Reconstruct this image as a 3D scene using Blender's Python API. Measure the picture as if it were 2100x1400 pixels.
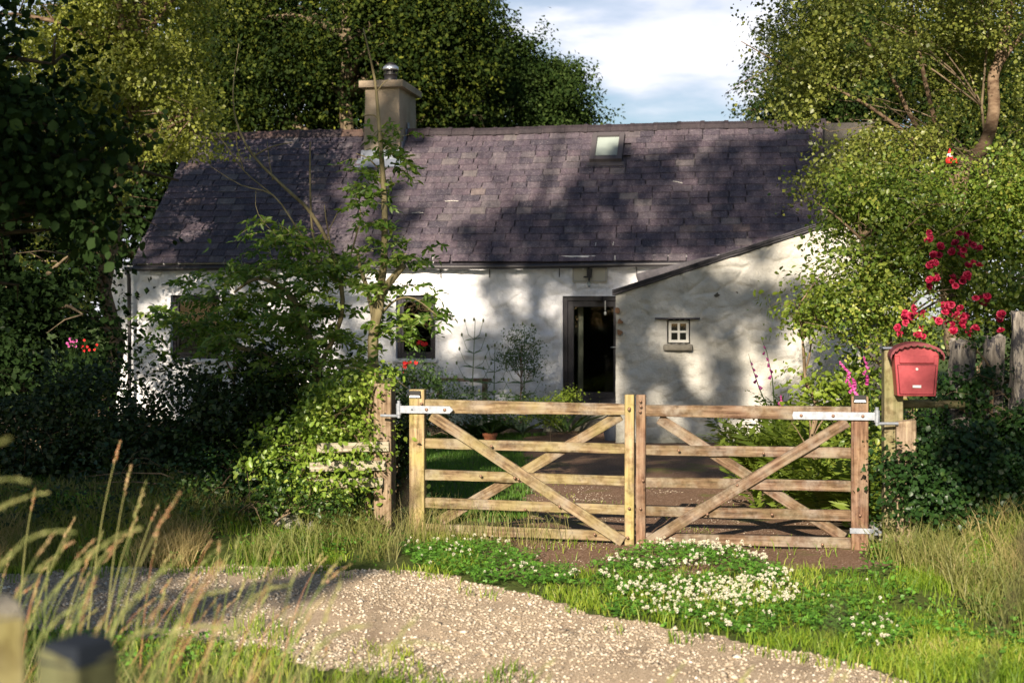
import bpy, math, random
import numpy as np
from mathutils import Vector, Matrix, Quaternion
R = math.radians
random.seed(7); rng = np.random.default_rng(7)
for o in list(bpy.data.objects): bpy.data.objects.remove(o)
scene = bpy.context.scene
C = scene.collection

# ------------------------------------------------------------------ camera
EYE = 1.8
F = 2917.0                                   # focal length in photo pixels (50 mm)
cam_d = bpy.data.cameras.new('camera'); cam = bpy.data.objects.new('camera', cam_d); C.objects.link(cam)
cam.location = (0, 0, EYE); cam.rotation_euler = (R(90), 0, 0)
cam_d.lens = 50; cam_d.sensor_width = 36; cam_d.shift_y = -50/2100
cam_d.clip_start = 0.05; cam_d.clip_end = 2000
cam_d.dof.use_dof = True; cam_d.dof.focus_distance = 14.0; cam_d.dof.aperture_fstop = 2.8
scene.camera = cam
# ------------------------------------------------------------------ world and sun
SUN_EL, SUN_AZ = 22.0, 15.0                  # azimuth: degrees left of straight behind the camera
w = bpy.data.worlds.new('World'); scene.world = w; w.use_nodes = True
nt = w.node_tree; nt.nodes.clear()
sky = nt.nodes.new('ShaderNodeTexSky'); sky.sky_type = 'NISHITA'; sky.sun_disc = False
sky.sun_elevation = R(SUN_EL); sky.sun_rotation = R(180 + SUN_AZ); sky.air_density = 1.0; sky.dust_density = 0.6; sky.ozone_density = 1.5
bg = nt.nodes.new('ShaderNodeBackground'); bg.inputs['Strength'].default_value = 0.05
nt.links.new(sky.outputs[0], bg.inputs[0])
tc = nt.nodes.new('ShaderNodeTexCoord')
mp = nt.nodes.new('ShaderNodeMapping'); mp.inputs['Scale'].default_value = (1.0, 1.0, 3.6); mp.inputs['Location'].default_value = (0.35, 0.0, 0.42)
nt.links.new(tc.outputs['Generated'], mp.inputs[0])
nz = nt.nodes.new('ShaderNodeTexNoise'); nz.inputs['Scale'].default_value = 4.5; nz.inputs['Detail'].default_value = 7; nz.inputs['Roughness'].default_value = .52
nt.links.new(mp.outputs[0], nz.inputs['Vector'])
cr = nt.nodes.new('ShaderNodeValToRGB'); cr.color_ramp.elements[0].position = .36; cr.color_ramp.elements[1].position = .54
nt.links.new(nz.outputs['Fac'], cr.inputs[0])
nz2 = nt.nodes.new('ShaderNodeTexNoise'); nz2.inputs['Scale'].default_value = 9; nz2.inputs['Detail'].default_value = 5
nt.links.new(mp.outputs[0], nz2.inputs['Vector'])
cr2 = nt.nodes.new('ShaderNodeValToRGB'); cr2.color_ramp.elements[0].position = .42; cr2.color_ramp.elements[1].position = .62
cr2.color_ramp.elements[0].color = (.66, .72, .86, 1); cr2.color_ramp.elements[1].color = (.93, .93, .98, 1)
nt.links.new(nz2.outputs['Fac'], cr2.inputs[0])
bgc = nt.nodes.new('ShaderNodeBackground'); bgc.inputs['Strength'].default_value = 0.58
nt.links.new(cr2.outputs[0], bgc.inputs[0])
# the clouds stand in the northern sky only: y component of the direction
sp = nt.nodes.new('ShaderNodeSeparateXYZ'); nt.links.new(tc.outputs['Generated'], sp.inputs[0])
mr = nt.nodes.new('ShaderNodeMapRange'); mr.inputs['From Min'].default_value = .80; mr.inputs['From Max'].default_value = .93
nt.links.new(sp.outputs['Y'], mr.inputs['Value'])
mu = nt.nodes.new('ShaderNodeMath'); mu.operation = 'MULTIPLY'
nt.links.new(mr.outputs[0], mu.inputs[0]); nt.links.new(cr.outputs[0], mu.inputs[1])
mx = nt.nodes.new('ShaderNodeMixShader'); nt.links.new(mu.outputs[0], mx.inputs[0])
nt.links.new(bg.outputs[0], mx.inputs[1]); nt.links.new(bgc.outputs[0], mx.inputs[2])
wo = nt.nodes.new('ShaderNodeOutputWorld'); nt.links.new(mx.outputs[0], wo.inputs[0])
sd = bpy.data.lights.new('sun', 'SUN'); sd.energy = 5.0; sd.angle = R(0.4); sd.color = (1.0, .87, .70)
so = bpy.data.objects.new('sun', sd); C.objects.link(so)
SUN = Vector((-math.sin(R(SUN_AZ))*math.cos(R(SUN_EL)), -math.cos(R(SUN_AZ))*math.cos(R(SUN_EL)), math.sin(R(SUN_EL))))
so.rotation_euler = (-SUN).to_track_quat('-Z', 'Y').to_euler(); so.location = SUN*40
scene.view_settings.view_transform = 'Standard'; scene.view_settings.look = 'None'
scene.view_settings.exposure = 1.05; scene.view_settings.gamma = 1
scene.render.resolution_x = 1024; scene.render.resolution_y = 682
scene.render.engine = 'CYCLES'

# ------------------------------------------------------------------ helpers
def W(px, py, D): return Vector(((px-1050)/F*D, D, EYE+(650-py)/F*D))
def tag(o, label=None, cat=None, group=None, kind=None):
    if label: o['label'] = label
    if cat: o['category'] = cat
    if group: o['group'] = group
    if kind: o['kind'] = kind
    return o
def empty(name, loc=(0,0,0), rz=0, label=None, cat=None, group=None):
    o = bpy.data.objects.new(name, None); C.objects.link(o); o.location = loc; o.rotation_euler = (0,0,rz)
    o.empty_display_size = .2
    return tag(o, label, cat, group)
def npmesh(name, V, Fc, rnd=None, smooth=False):
    V = np.asarray(V, dtype=np.float32).reshape(-1,3); Fc = np.asarray(Fc, dtype=np.int32); k = Fc.shape[1]
    me = bpy.data.meshes.new(name); me.vertices.add(len(V)); me.vertices.foreach_set('co', V.ravel())
    me.loops.add(Fc.size); me.loops.foreach_set('vertex_index', Fc.ravel())
    me.polygons.add(len(Fc)); me.polygons.foreach_set('loop_start', np.arange(0, Fc.size, k, dtype=np.int32))
    if smooth: me.polygons.foreach_set('use_smooth', np.ones(len(Fc), dtype=bool))
    me.update(calc_edges=True)
    if rnd is not None:
        a = me.attributes.new('rnd', 'FLOAT', 'FACE'); a.data.foreach_set('value', np.asarray(rnd, dtype=np.float32))
    return me
def link(name, me, mat, parent=None, loc=None, rot=None):
    o = bpy.data.objects.new(name, me); C.objects.link(o)
    if mat is not None and not me.materials: me.materials.append(mat)
    if parent: o.parent = parent
    if loc is not None: o.location = loc
    if rot is not None:
        if isinstance(rot, Quaternion): o.rotation_mode = 'QUATERNION'; o.rotation_quaternion = rot
        else: o.rotation_euler = rot
    return o
def copy_tree(o, parent=None):
    c = o.copy(); C.objects.link(c)
    if parent: c.parent = parent
    for ch in o.children: copy_tree(ch, c)
    return c
class MB:
    def __init__(s): s.V = []; s.F = []; s.r = []; s.cr = .5
    def add(s, V, Fc):
        b = len(s.V); s.V += [tuple(v) for v in V]
        for f in Fc: s.F.append([i+b for i in f]); s.r.append(s.cr)
    def box(s, x0, x1, y0, y1, z0, z1):
        V = [(x0,y0,z0),(x1,y0,z0),(x1,y1,z0),(x0,y1,z0),(x0,y0,z1),(x1,y0,z1),(x1,y1,z1),(x0,y1,z1)]
        s.add(V, [(0,3,2,1),(4,5,6,7),(0,1,5,4),(1,2,6,5),(2,3,7,6),(3,0,4,7)])
    def prism(s, poly, y0, y1):          # polygon in xz extruded along y
        n = len(poly); V = [(x,y0,z) for x,z in poly]+[(x,y1,z) for x,z in poly]
        s.add(V, [tuple(range(n))]+[tuple(range(2*n-1,n-1,-1))]+[(i,i+n,(i+1)%n+n,(i+1)%n) for i in range(n)])
    def tube(s, pts, rad, n=6, caps=True):
        pts = [Vector(p) for p in pts]
        if not hasattr(rad, '__len__'): rad = [rad]*len(pts)
        V = []; Fc = []
        t0 = (pts[1]-pts[0]).normalized(); a = t0.orthogonal().normalized()
        for i, p in enumerate(pts):
            t = (pts[min(i+1,len(pts)-1)]-pts[max(i-1,0)])
            t = t.normalized() if t.length > 1e-9 else t0
            a = (a - t*a.dot(t)); a = a.normalized() if a.length > 1e-6 else t.orthogonal().normalized()
            b = t.cross(a)
            for k in range(n):
                q = 2*math.pi*k/n; V.append(p+(a*math.cos(q)+b*math.sin(q))*rad[i])
        for i in range(len(pts)-1):
            for k in range(n): Fc.append((i*n+k, i*n+(k+1)%n, (i+1)*n+(k+1)%n, (i+1)*n+k))
        if caps: Fc.append(tuple(range(n-1,-1,-1))); Fc.append(tuple(range((len(pts)-1)*n, len(pts)*n)))
        s.add(V, Fc)
    def lathe(s, prof, c=(0,0,0), n=20):
        V = []; Fc = []
        for r, z in prof:
            for k in range(n): q = 2*math.pi*k/n; V.append((c[0]+r*math.cos(q), c[1]+r*math.sin(q), c[2]+z))
        for i in range(len(prof)-1):
            for k in range(n): Fc.append((i*n+k, i*n+(k+1)%n, (i+1)*n+(k+1)%n, (i+1)*n+k))
        Fc.append(tuple(range(n-1,-1,-1))); Fc.append(tuple(range((len(prof)-1)*n, len(prof)*n)))
        s.add(V, Fc)
    def build(s, name, mat, parent=None, smooth=False, bevel=0, loc=None, rot=None):
        me = bpy.data.meshes.new(name); me.from_pydata(s.V, [], s.F); me.update()
        a = me.attributes.new('rnd', 'FLOAT', 'FACE'); a.data.foreach_set('value', np.array(s.r, dtype=np.float32))
        if smooth: me.polygons.foreach_set('use_smooth', [True]*len(me.polygons))
        o = link(name, me, mat, parent, loc, rot)
        if bevel:
            b = o.modifiers.new('bevel', 'BEVEL'); b.width = bevel; b.segments = 2; b.limit_method = 'ANGLE'
        return o
def smooth_noise(x, y, seed=0, scale=1.0):
    """value noise, numpy, -1..1"""
    g = np.random.default_rng(seed).random((256,256))*2-1
    x = np.asarray(x)/scale+1000.0; y = np.asarray(y)/scale+1000.0
    xi = np.floor(x).astype(int); yi = np.floor(y).astype(int); fx = x-xi; fy = y-yi
    fx = fx*fx*(3-2*fx); fy = fy*fy*(3-2*fy)
    a = g[xi%256, yi%256]; b = g[(xi+1)%256, yi%256]; c = g[xi%256,(yi+1)%256]; d = g[(xi+1)%256,(yi+1)%256]
    return (a*(1-fx)+b*fx)*(1-fy)+(c*(1-fx)+d*fx)*fy
def unit(v): return v/np.maximum(np.linalg.norm(v, axis=1, keepdims=True), 1e-9)
def leafgeo(P, N, T, L, Wd, fold=.25, rich=False):
    """leaf blades: base P, blade normal N, direction T, length L, half width Wd. Returns V, F(tris), per-face leaf index"""
    n = len(P); N = unit(N); T = unit(T - N*np.sum(T*N, axis=1, keepdims=True)); S = np.cross(N, T)
    L = np.asarray(L).reshape(-1,1); Wd = np.asarray(Wd).reshape(-1,1)
    if not rich:
        V = np.stack([P, P+T*L*.45+S*Wd+N*Wd*fold, P+T*L, P+T*L*.45-S*Wd+N*Wd*fold], axis=1).reshape(-1,3)
        b = (np.arange(n)*4)[:,None]
        Fc = np.concatenate([b+np.array([[0,1,2]]), b+np.array([[0,2,3]])], axis=1).reshape(-1,3)
        return V, Fc, np.repeat(np.arange(n), 2)
    V = np.stack([P, P+T*L*.5-N*L*.02, P+T*L-N*L*.12,
                  P+T*L*.28+S*Wd*.85+N*Wd*fold, P+T*L*.62+S*Wd*.9+N*Wd*fold*.8-N*L*.03,
                  P+T*L*.28-S*Wd*.85+N*Wd*fold, P+T*L*.62-S*Wd*.9+N*Wd*fold*.8-N*L*.03], axis=1).reshape(-1,3)
    b = (np.arange(n)*7)[:,None]
    tri = [[0,1,3],[1,4,3],[1,2,4],[0,5,1],[1,5,6],[1,6,2]]
    Fc = np.concatenate([b+np.array([t]) for t in tri], axis=1).reshape(-1,3)
    return V, Fc, np.repeat(np.arange(n), 6)
def leafobj(name, P, N, T, L, Wd, mat, parent=None, rich=False, rnd=None, fold=.25):
    V, Fc, idx = leafgeo(P, N, T, L, Wd, fold, rich)
    if rnd is None: rnd = rng.random(len(P))
    me = npmesh(name, V, Fc, np.asarray(rnd)[idx])
    return link(name, me, mat, parent)
def noise3(P, scale, seed):
    a = smooth_noise(P[:,0], P[:,1]*.7+P[:,2]*.71, seed, scale); b = smooth_noise(P[:,1], P[:,2]-P[:,0]*.3, seed+1, scale*1.1); c = smooth_noise(P[:,2], P[:,0]+P[:,1]*.4, seed+2, scale*.9)
    return (a+b+c)/1.7
def crown_points(ells, n_clusters, per, spread, shell=.55, seed=1, squash=.7):
    """leaf positions gathered in clusters spread through a set of ellipsoids; returns P, outward normals, cluster random"""
    g = np.random.default_rng(seed)
    vol = np.array([e[3]*e[4]*e[5] for e in ells])**(2/3); pr = vol/vol.sum()
    k = g.choice(len(ells), n_clusters, p=pr); E = np.array(ells)[k]
    d = unit(g.normal(size=(n_clusters,3))); r = (shell+(1-shell)*g.random((n_clusters,1))**.7)
    r *= 1+.16*np.sin(d[:,[0]]*7+k[:,None])*np.cos(d[:,[2]]*6+k[:,None]*2)
    c = E[:,:3]+d*r*E[:,3:6]
    ng = max(3, n_clusters//11); gi = g.integers(0, ng, n_clusters); gg = c[:ng]
    cg = gg[gi]+np.clip(g.normal(size=(n_clusters,3)), -1.4, 1.4)*spread*np.array([[2.0,2.0,1.15]])
    mixm = g.random(n_clusters) < .78; c = np.where(mixm[:,None], cg, c); d = np.where(mixm[:,None], d[:ng][gi]*.7+unit(cg-gg[gi])*.6, d)
    gt = g.random(ng)
    sz = spread*(.6+.8*g.random((n_clusters,1)))
    P = np.repeat(c, per, axis=0)+np.clip(g.normal(size=(n_clusters*per,3)), -1.5, 1.5)*np.repeat(sz, per, axis=0)*np.array([[1,1,squash]])
    Nn = unit(np.repeat(d, per, axis=0)*.8+g.normal(size=P.shape)*.7+np.array([[0,0,.5]]))
    return P, Nn, np.repeat(np.clip(gt[gi]*.7+g.random(n_clusters)*.4, 0, 1), per), c
def crown(name, ells, n_clusters, per, spread, size, mat, parent, shell=.55, seed=1, aspect=.36, droop=.5, keep=None, rich=False, squash=.7, carve=.0):
    P, N, cr_, c = crown_points(ells, n_clusters, per, spread, shell, seed, squash)
    if carve:
        m = noise3(P, spread*3.2, seed)+.35*noise3(P, spread*1.3, seed+7) > -.55+carve; P, N, cr_ = P[m], N[m], cr_[m]
    if keep is not None:
        m = keep(P); P, N, cr_ = P[m], N[m], cr_[m]
    g = np.random.default_rng(seed+99); n = len(P)
    T = g.normal(size=(n,3))+np.array([[0,0,-droop]]); L = size*(.5+.95*g.random(n)**1.3)
    return leafobj(name, P, N, T, L, L*aspect, mat, parent, rich, rnd=np.clip(cr_*.55+g.random(n)*.45, 0, 1)), c
def jitter_path(p0, p1, n, amp, g=random):
    p0, p1 = Vector(p0), Vector(p1); out = []
    for i in range(n+1):
        t = i/n; a = amp*math.sin(math.pi*t)
        out.append(p0.lerp(p1, t)+Vector((g.uniform(-a,a), g.uniform(-a,a), g.uniform(-a,a)*.6)))
    return out
def taper(n, r0, r1): return [r0+(r1-r0)*i/(n-1) for i in range(n)]
def inpoly(x, y, poly):
    x = np.asarray(x); y = np.asarray(y); ins = np.zeros(x.shape, bool); n = len(poly)
    for i in range(n):
        x0,y0 = poly[i]; x1,y1 = poly[(i+1)%n]
        if y0 == y1: continue
        c = ((y0>y)!=(y1>y)) & (x < (x1-x0)*(y-y0)/(y1-y0)+x0); ins ^= c
    return ins

# ------------------------------------------------------------------ materials
def nmat(name, col=(.5,.5,.5), rough=.8, spec=.3, metal=0):
    m = bpy.data.materials.new(name); m.use_nodes = True; b = m.node_tree.nodes['Principled BSDF']
    b.inputs['Base Color'].default_value = (*col,1); b.inputs['Roughness'].default_value = rough
    b.inputs['Specular IOR Level'].default_value = spec; b.inputs['Metallic'].default_value = metal
    return m, m.node_tree, b
def ncoord(nt, scale=(1,1,1), kind='Object', loc=(0,0,0)):
    t = nt.nodes.new('ShaderNodeTexCoord'); m = nt.nodes.new('ShaderNodeMapping')
    m.inputs['Scale'].default_value = scale; m.inputs['Location'].default_value = loc
    nt.links.new(t.outputs[kind], m.inputs[0]); return m.outputs[0]
def nnoise(nt, vec, scale, detail=5, rough=.55):
    n = nt.nodes.new('ShaderNodeTexNoise'); n.inputs['Scale'].default_value = scale; n.inputs['Detail'].default_value = detail
    n.inputs['Roughness'].default_value = rough; nt.links.new(vec, n.inputs['Vector']); return n.outputs['Fac']
def nramp(nt, fac, stops):
    r = nt.nodes.new('ShaderNodeValToRGB'); e = r.color_ramp.elements
    while len(e) < len(stops): e.new(.5)
    for el, (p, c) in zip(e, stops): el.position = p; el.color = (*c,1) if len(c)==3 else c
    nt.links.new(fac, r.inputs[0]); return r.outputs[0]
def nmix(nt, fac, a, b, mode='MIX'):
    m = nt.nodes.new('ShaderNodeMix'); m.data_type = 'RGBA'; m.blend_type = mode
    for i, v in ((0,fac),(6,a),(7,b)):
        if isinstance(v, (int,float)): m.inputs[i].default_value = v
        elif isinstance(v, tuple): m.inputs[i].default_value = (*v,1)
        else: nt.links.new(v, m.inputs[i])
    return m.outputs[2]
def nbump(nt, b, h, strength=.5, dist=.02):
    bp = nt.nodes.new('ShaderNodeBump'); bp.inputs['Strength'].default_value = strength; bp.inputs['Distance'].default_value = dist
    nt.links.new(h, bp.inputs['Height']); nt.links.new(bp.outputs[0], b.inputs['Normal'])
def nattr(nt, name='rnd'):
    a = nt.nodes.new('ShaderNodeAttribute'); a.attribute_name = name; return a.outputs['Fac']
def orand(nt):
    return nt.nodes.new('ShaderNodeObjectInfo').outputs['Random']
def leafmat(name, stops, trans=.35, rough=.45, spec=.35, tint=(1.25,1.2,.5)):
    m, nt, b = nmat(name, rough=rough, spec=spec)
    col = nramp(nt, nattr(nt), stops); nt.links.new(col, b.inputs['Base Color'])
    tr = nt.nodes.new('ShaderNodeBsdfTranslucent'); tc_ = nmix(nt, 1.0, col, tint, 'MULTIPLY'); nt.links.new(tc_, tr.inputs[0])
    ms = nt.nodes.new('ShaderNodeMixShader'); ms.inputs[0].default_value = trans
    nt.links.new(b.outputs[0], ms.inputs[1]); nt.links.new(tr.outputs[0], ms.inputs[2])
    nt.links.new(ms.outputs[0], nt.nodes['Material Output'].inputs[0]); return m
M = {}
M['birch_leaf'] = leafmat('birch_leaf', [(0,(.07,.10,.012)),(.5,(.20,.23,.035)),(.85,(.36,.38,.08)),(1,(.52,.53,.2))], .42, .4, .5)
M['right_leaf'] = leafmat('right_leaf', [(0,(.04,.06,.01)),(.5,(.14,.17,.03)),(.85,(.30,.32,.07)),(1,(.48,.48,.16))], .4, .4, .5)
M['oak_leaf'] = leafmat('oak_leaf', [(0,(.006,.014,.003)),(.5,(.018,.034,.006)),(.8,(.065,.085,.012)),(1,(.24,.25,.035))], .25, .65, .1)  # wide tone range puts sunlit sprays and dark hollows into the leaf colour
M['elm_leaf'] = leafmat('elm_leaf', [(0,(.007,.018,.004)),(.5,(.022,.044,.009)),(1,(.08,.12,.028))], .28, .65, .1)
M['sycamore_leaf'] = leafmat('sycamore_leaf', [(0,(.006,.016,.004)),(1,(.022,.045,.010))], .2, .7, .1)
M['ash_leaf'] = leafmat('ash_leaf', [(0,(.05,.11,.015)),(.6,(.13,.22,.03)),(1,(.26,.34,.06))], .4, .4)
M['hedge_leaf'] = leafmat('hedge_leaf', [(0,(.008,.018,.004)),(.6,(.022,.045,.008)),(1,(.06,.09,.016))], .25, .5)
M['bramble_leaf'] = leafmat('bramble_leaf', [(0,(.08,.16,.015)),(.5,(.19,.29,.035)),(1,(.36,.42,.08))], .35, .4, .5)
M['rose_leaf'] = leafmat('rose_leaf', [(0,(.035,.08,.01)),(.45,(.12,.19,.025)),(.8,(.26,.31,.05)),(.97,(.42,.42,.09)),(1,(.6,.48,.06))], .35, .4, .5)
M['ivy_leaf'] = leafmat('ivy_leaf', [(0,(.008,.024,.006)),(.7,(.02,.052,.011)),(1,(.06,.10,.02))], .1, .4, .3)
M['ivy_mix'] = leafmat('ivy_mix', [(0,(.015,.04,.008)),(.6,(.05,.10,.015)),(1,(.17,.24,.04))], .25, .4, .4)
M['fern_leaf'] = leafmat('fern_leaf', [(0,(.10,.16,.02)),(1,(.26,.34,.05))], .45)
M['silver_leaf'] = leafmat('silver_leaf', [(0,(.30,.36,.34)),(1,(.5,.55,.52))], .15, .8, .1, (1,1,1))
M['garden_leaf'] = leafmat('garden_leaf', [(0,(.035,.075,.02)),(1,(.09,.16,.04))], .3)
M['bluegreen_leaf'] = leafmat('bluegreen_leaf', [(0,(.07,.12,.06)),(1,(.15,.22,.11))], .25)
M['lime_leaf'] = leafmat('lime_leaf', [(0,(.10,.17,.02)),(1,(.26,.33,.04))], .35)
M['grass'] = leafmat('grass', [(0,(.10,.19,.015)),(.5,(.24,.34,.03)),(.85,(.38,.42,.07)),(1,(.5,.43,.17))], .4, .5)
M['lawn_grass'] = leafmat('lawn_grass', [(0,(.05,.13,.015)),(1,(.12,.24,.03))], .35, .5)
M['dry_grass'] = leafmat('dry_grass', [(0,(.15,.19,.04)),(.4,(.27,.26,.09)),(1,(.52,.40,.2))], .4, .5)
M['clover_leaf'] = leafmat('clover_leaf', [(0,(.06,.17,.02)),(1,(.15,.33,.04))], .3, .5)
M['stalk'] = leafmat('stalk', [(0,(.14,.20,.05)),(.35,(.30,.33,.12)),(.6,(.42,.37,.16)),(.85,(.5,.33,.2)),(1,(.45,.19,.09))], .3, .6, .2)
M['clover_flower'] = leafmat('clover_flower', [(0,(.62,.58,.42)),(1,(.85,.83,.72))], .3, .8, .1, (1,1,.9))
M['rose_petal'] = leafmat('rose_petal', [(0,(.22,.004,.02)),(.6,(.46,.012,.06)),(1,(.65,.07,.15))], .3, .5, .3, (1,.7,.8))
M['pink_petal'] = leafmat('pink_petal', [(0,(.55,.06,.30)),(1,(.85,.22,.55))], .35, .5, .2, (1,.8,1))
M['red_petal'] = leafmat('red_petal', [(0,(.6,.01,.02)),(1,(.85,.06,.05))], .2, .5, .2, (1,.8,.8))
def barkmat(name, c0, c1, scale=14, stretch=(1,1,.3), bump=.6):
    m, nt, b = nmat(name, rough=.9, spec=.15); v = ncoord(nt, stretch)
    n = nnoise(nt, v, scale, 6, .6); nt.links.new(nramp(nt, n, [(.3,c0),(.7,c1)]), b.inputs['Base Color']); nbump(nt, b, n, bump, .01); return m
M['bark'] = barkmat('bark', (.06,.045,.03), (.22,.17,.11))
M['dark_bark'] = barkmat('dark_bark', (.02,.017,.012), (.07,.055,.04))
M['birch_bark'] = barkmat('birch_bark', (.07,.04,.025), (.25,.18,.12), 9, (1,1,2.2))
M['twig'] = barkmat('twig', (.10,.07,.045), (.26,.19,.12))
M['ash_bark'] = barkmat('ash_bark', (.10,.08,.04), (.27,.23,.13), 12)
def woodmat(name, c0, c1, c2, algae=.0, algcol=(.38,.34,.09), grey=.2, axis=0):
    m, nt, b = nmat(name, rough=.85, spec=.2)
    sc = [9,9,9]; sc[axis] = .55
    t = nt.nodes.new('ShaderNodeTexCoord'); oi = orand(nt)
    ad = nt.nodes.new('ShaderNodeVectorMath'); ad.operation = 'ADD'; nt.links.new(t.outputs['Object'], ad.inputs[0])
    cb = nt.nodes.new('ShaderNodeCombineXYZ')
    mm = nt.nodes.new('ShaderNodeMath'); mm.operation = 'MULTIPLY'; mm.inputs[1].default_value = 37; nt.links.new(oi, mm.inputs[0])
    for i in range(3): nt.links.new(mm.outputs[0], cb.inputs[i])
    nt.links.new(cb.outputs[0], ad.inputs[1])
    mp = nt.nodes.new('ShaderNodeMapping'); mp.inputs['Scale'].default_value = sc; nt.links.new(ad.outputs[0], mp.inputs[0])
    g = nnoise(nt, mp.outputs[0], 5, 8, .65)
    col = nramp(nt, g, [(.34,c0),(.48,c1),(.64,c2)])
    big = nnoise(nt, ad.outputs[0], 5.5, 4, .6)
    col = nmix(nt, nramp(nt, big, [(.45,(0,0,0)),(.7,(grey,grey,grey))]), col, (.29,.26,.22))
    if algae:
        al = nnoise(nt, ad.outputs[0], 3.3, 6, .6)
        col = nmix(nt, nramp(nt, al, [(.42,(0,0,0)),(.62,(algae,algae,algae))]), col, algcol)
    mp2 = nt.nodes.new('ShaderNodeMapping'); mp2.inputs['Scale'].default_value = [x*1.0 for x in ([.35 if i==axis else 2.2 for i in range(3)])]; nt.links.new(ad.outputs[0], mp2.inputs[0])
    vo = nt.nodes.new('ShaderNodeTexVoronoi'); vo.inputs['Scale'].default_value = 6; nt.links.new(ad.outputs[0], vo.inputs['Vector'])
    kn = nramp(nt, vo.outputs['Distance'], [(.0,(.55,.55,.55)),(.06,(.45,.45,.45)),(.11,(1,1,1))])
    st = nnoise(nt, ad.outputs[0], 14, 6, .7); col = nmix(nt, .8, col, nramp(nt, st, [(.38,(.55,.5,.45)),(.52,(1,1,1))]), 'MULTIPLY')
    col = nmix(nt, .6, col, kn, 'MULTIPLY')
    nt.links.new(col, b.inputs['Base Color']); nbump(nt, b, g, .7, .004); return m
M['gate_wood'] = woodmat('gate_wood', (.06,.038,.024), (.18,.122,.07), (.31,.235,.145), .45, (.26,.23,.09), .7)
M['gate_wood_dark'] = woodmat('gate_wood_dark', (.05,.028,.018), (.125,.073,.047), (.235,.16,.11), .25, (.23,.20,.09), .75)
M['stile_wood'] = woodmat('stile_wood', (.11,.075,.04), (.27,.19,.105), (.40,.31,.18), .6, (.36,.32,.10), .3, axis=2)
M['stile_dark'] = woodmat('stile_dark', (.08,.04,.026), (.17,.095,.06), (.27,.17,.11), .15, (.25,.22,.1), .3, axis=2)
M['post_wood'] = woodmat('post_wood', (.17,.11,.065), (.29,.20,.13), (.42,.31,.21), .2, (.33,.30,.15), .3)
M['green_post'] = woodmat('green_post', (.10,.08,.04), (.18,.15,.08), (.27,.22,.12), .6, (.16,.16,.05), .1)
M['board_wood'] = woodmat('board_wood', (.17,.14,.10), (.33,.29,.22), (.48,.44,.36), .3, (.24,.24,.12), .4)
M['dark_post'] = woodmat('dark_post', (.05,.05,.025), (.09,.09,.045), (.13,.13,.07), .5, (.10,.115,.04), .1, axis=2)
def driftmat():
    m, nt, b = nmat('driftwood', rough=.95, spec=.1); v = ncoord(nt, (6,6,1.1)); n = nnoise(nt, v, 6, 9, .7)
    v2 = ncoord(nt, (3,3,1.2)); n2 = nnoise(nt, v2, 7, 7, .75)
    c = nramp(nt, n, [(.3,(.07,.062,.055)),(.5,(.20,.178,.155)),(.7,(.36,.325,.28))])
    c = nmix(nt, nramp(nt, n2, [(.5,(0,0,0)),(.56,(.9,.9,.9))]), c, (.035,.035,.045))
    nt.links.new(c, b.inputs['Base Color']); nbump(nt, b, n, 1, .02); return m
M['driftwood'] = driftmat()
def wallmat(name, c0, c1, c2, speck=.0):
    m, nt, b = nmat(name, rough=.92, spec=.15); v = ncoord(nt)
    n = nnoise(nt, v, 1.3, 6, .6); n2 = nnoise(nt, v, 26, 5, .65)
    c = nramp(nt, n, [(.32,c0),(.5,c1),(.68,c2)])
    if speck:
        n3 = nnoise(nt, v, 17, 4, .7); big = nnoise(nt, v, 1.7, 2)
        f = nmix(nt, 1.0, nramp(nt, n3, [(.67,(0,0,0)),(.71,(speck,speck,speck))]), nramp(nt, big, [(.50,(0,0,0)),(.6,(1,1,1))]), 'MULTIPLY')
        c = nmix(nt, f, c, (.16,.13,.11))
    sx = nt.nodes.new('ShaderNodeSeparateXYZ'); nt.links.new(v, sx.inputs[0]); ns = nnoise(nt, v, 3.5, 6, .65)
    hm = nt.nodes.new('ShaderNodeMath'); hm.operation = 'MULTIPLY_ADD'; hm.inputs[1].default_value = -1.1; nt.links.new(sx.outputs['Z'], hm.inputs[0]); nt.links.new(ns, hm.inputs[2])
    c = nmix(nt, nramp(nt, hm.outputs[0], [(.35,(0,0,0)),(.75,(.55,.55,.55))]), c, (.17,.17,.11))      # splashed, green-stained foot of the wall
    dr = nnoise(nt, ncoord(nt, (7,7,.6)), 1.6, 5, .6); c = nmix(nt, nramp(nt, dr, [(.58,(0,0,0)),(.78,(.35,.35,.35))]), c, (.33,.31,.25))
    nt.links.new(c, b.inputs['Base Color']); nbump(nt, b, n2, .9, .03); return m
M['whitewash'] = wallmat('whitewash', (.64,.65,.68), (.73,.73,.75), (.78,.78,.79), .5)
M['limewash'] = wallmat('limewash', (.36,.35,.31), (.54,.52,.47), (.66,.64,.59), .95)
M['render'] = wallmat('render', (.28,.215,.155), (.38,.305,.225), (.46,.375,.285))
M['shaded_grey_render'] = wallmat('shaded_grey_render', (.07,.065,.06), (.11,.10,.09), (.15,.14,.12))  # grey render, darkened further so the colour carries the stack's shade
M['stone'] = wallmat('stone', (.13,.12,.10), (.25,.23,.19), (.40,.38,.33))
M['lead'] = nmat('lead', (.17,.19,.235), .55, .4, .2)[0]
M['fascia'] = nmat('fascia', (.62,.62,.60), .6)[0]
M['gutter'] = nmat('gutter', (.035,.032,.035), .45, .4)[0]
M['dark_paint'] = nmat('dark_paint', (.012,.010,.017), .4, .4)[0]
M['white_paint'] = nmat('white_paint', (.72,.70,.64), .5)[0]
M['iron'] = nmat('iron', (.02,.02,.022), .5, .5)[0]
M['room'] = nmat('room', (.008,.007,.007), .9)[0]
M['slate_top'] = nmat('slate_top', (.012,.016,.024), .8, .2)[0]
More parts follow.
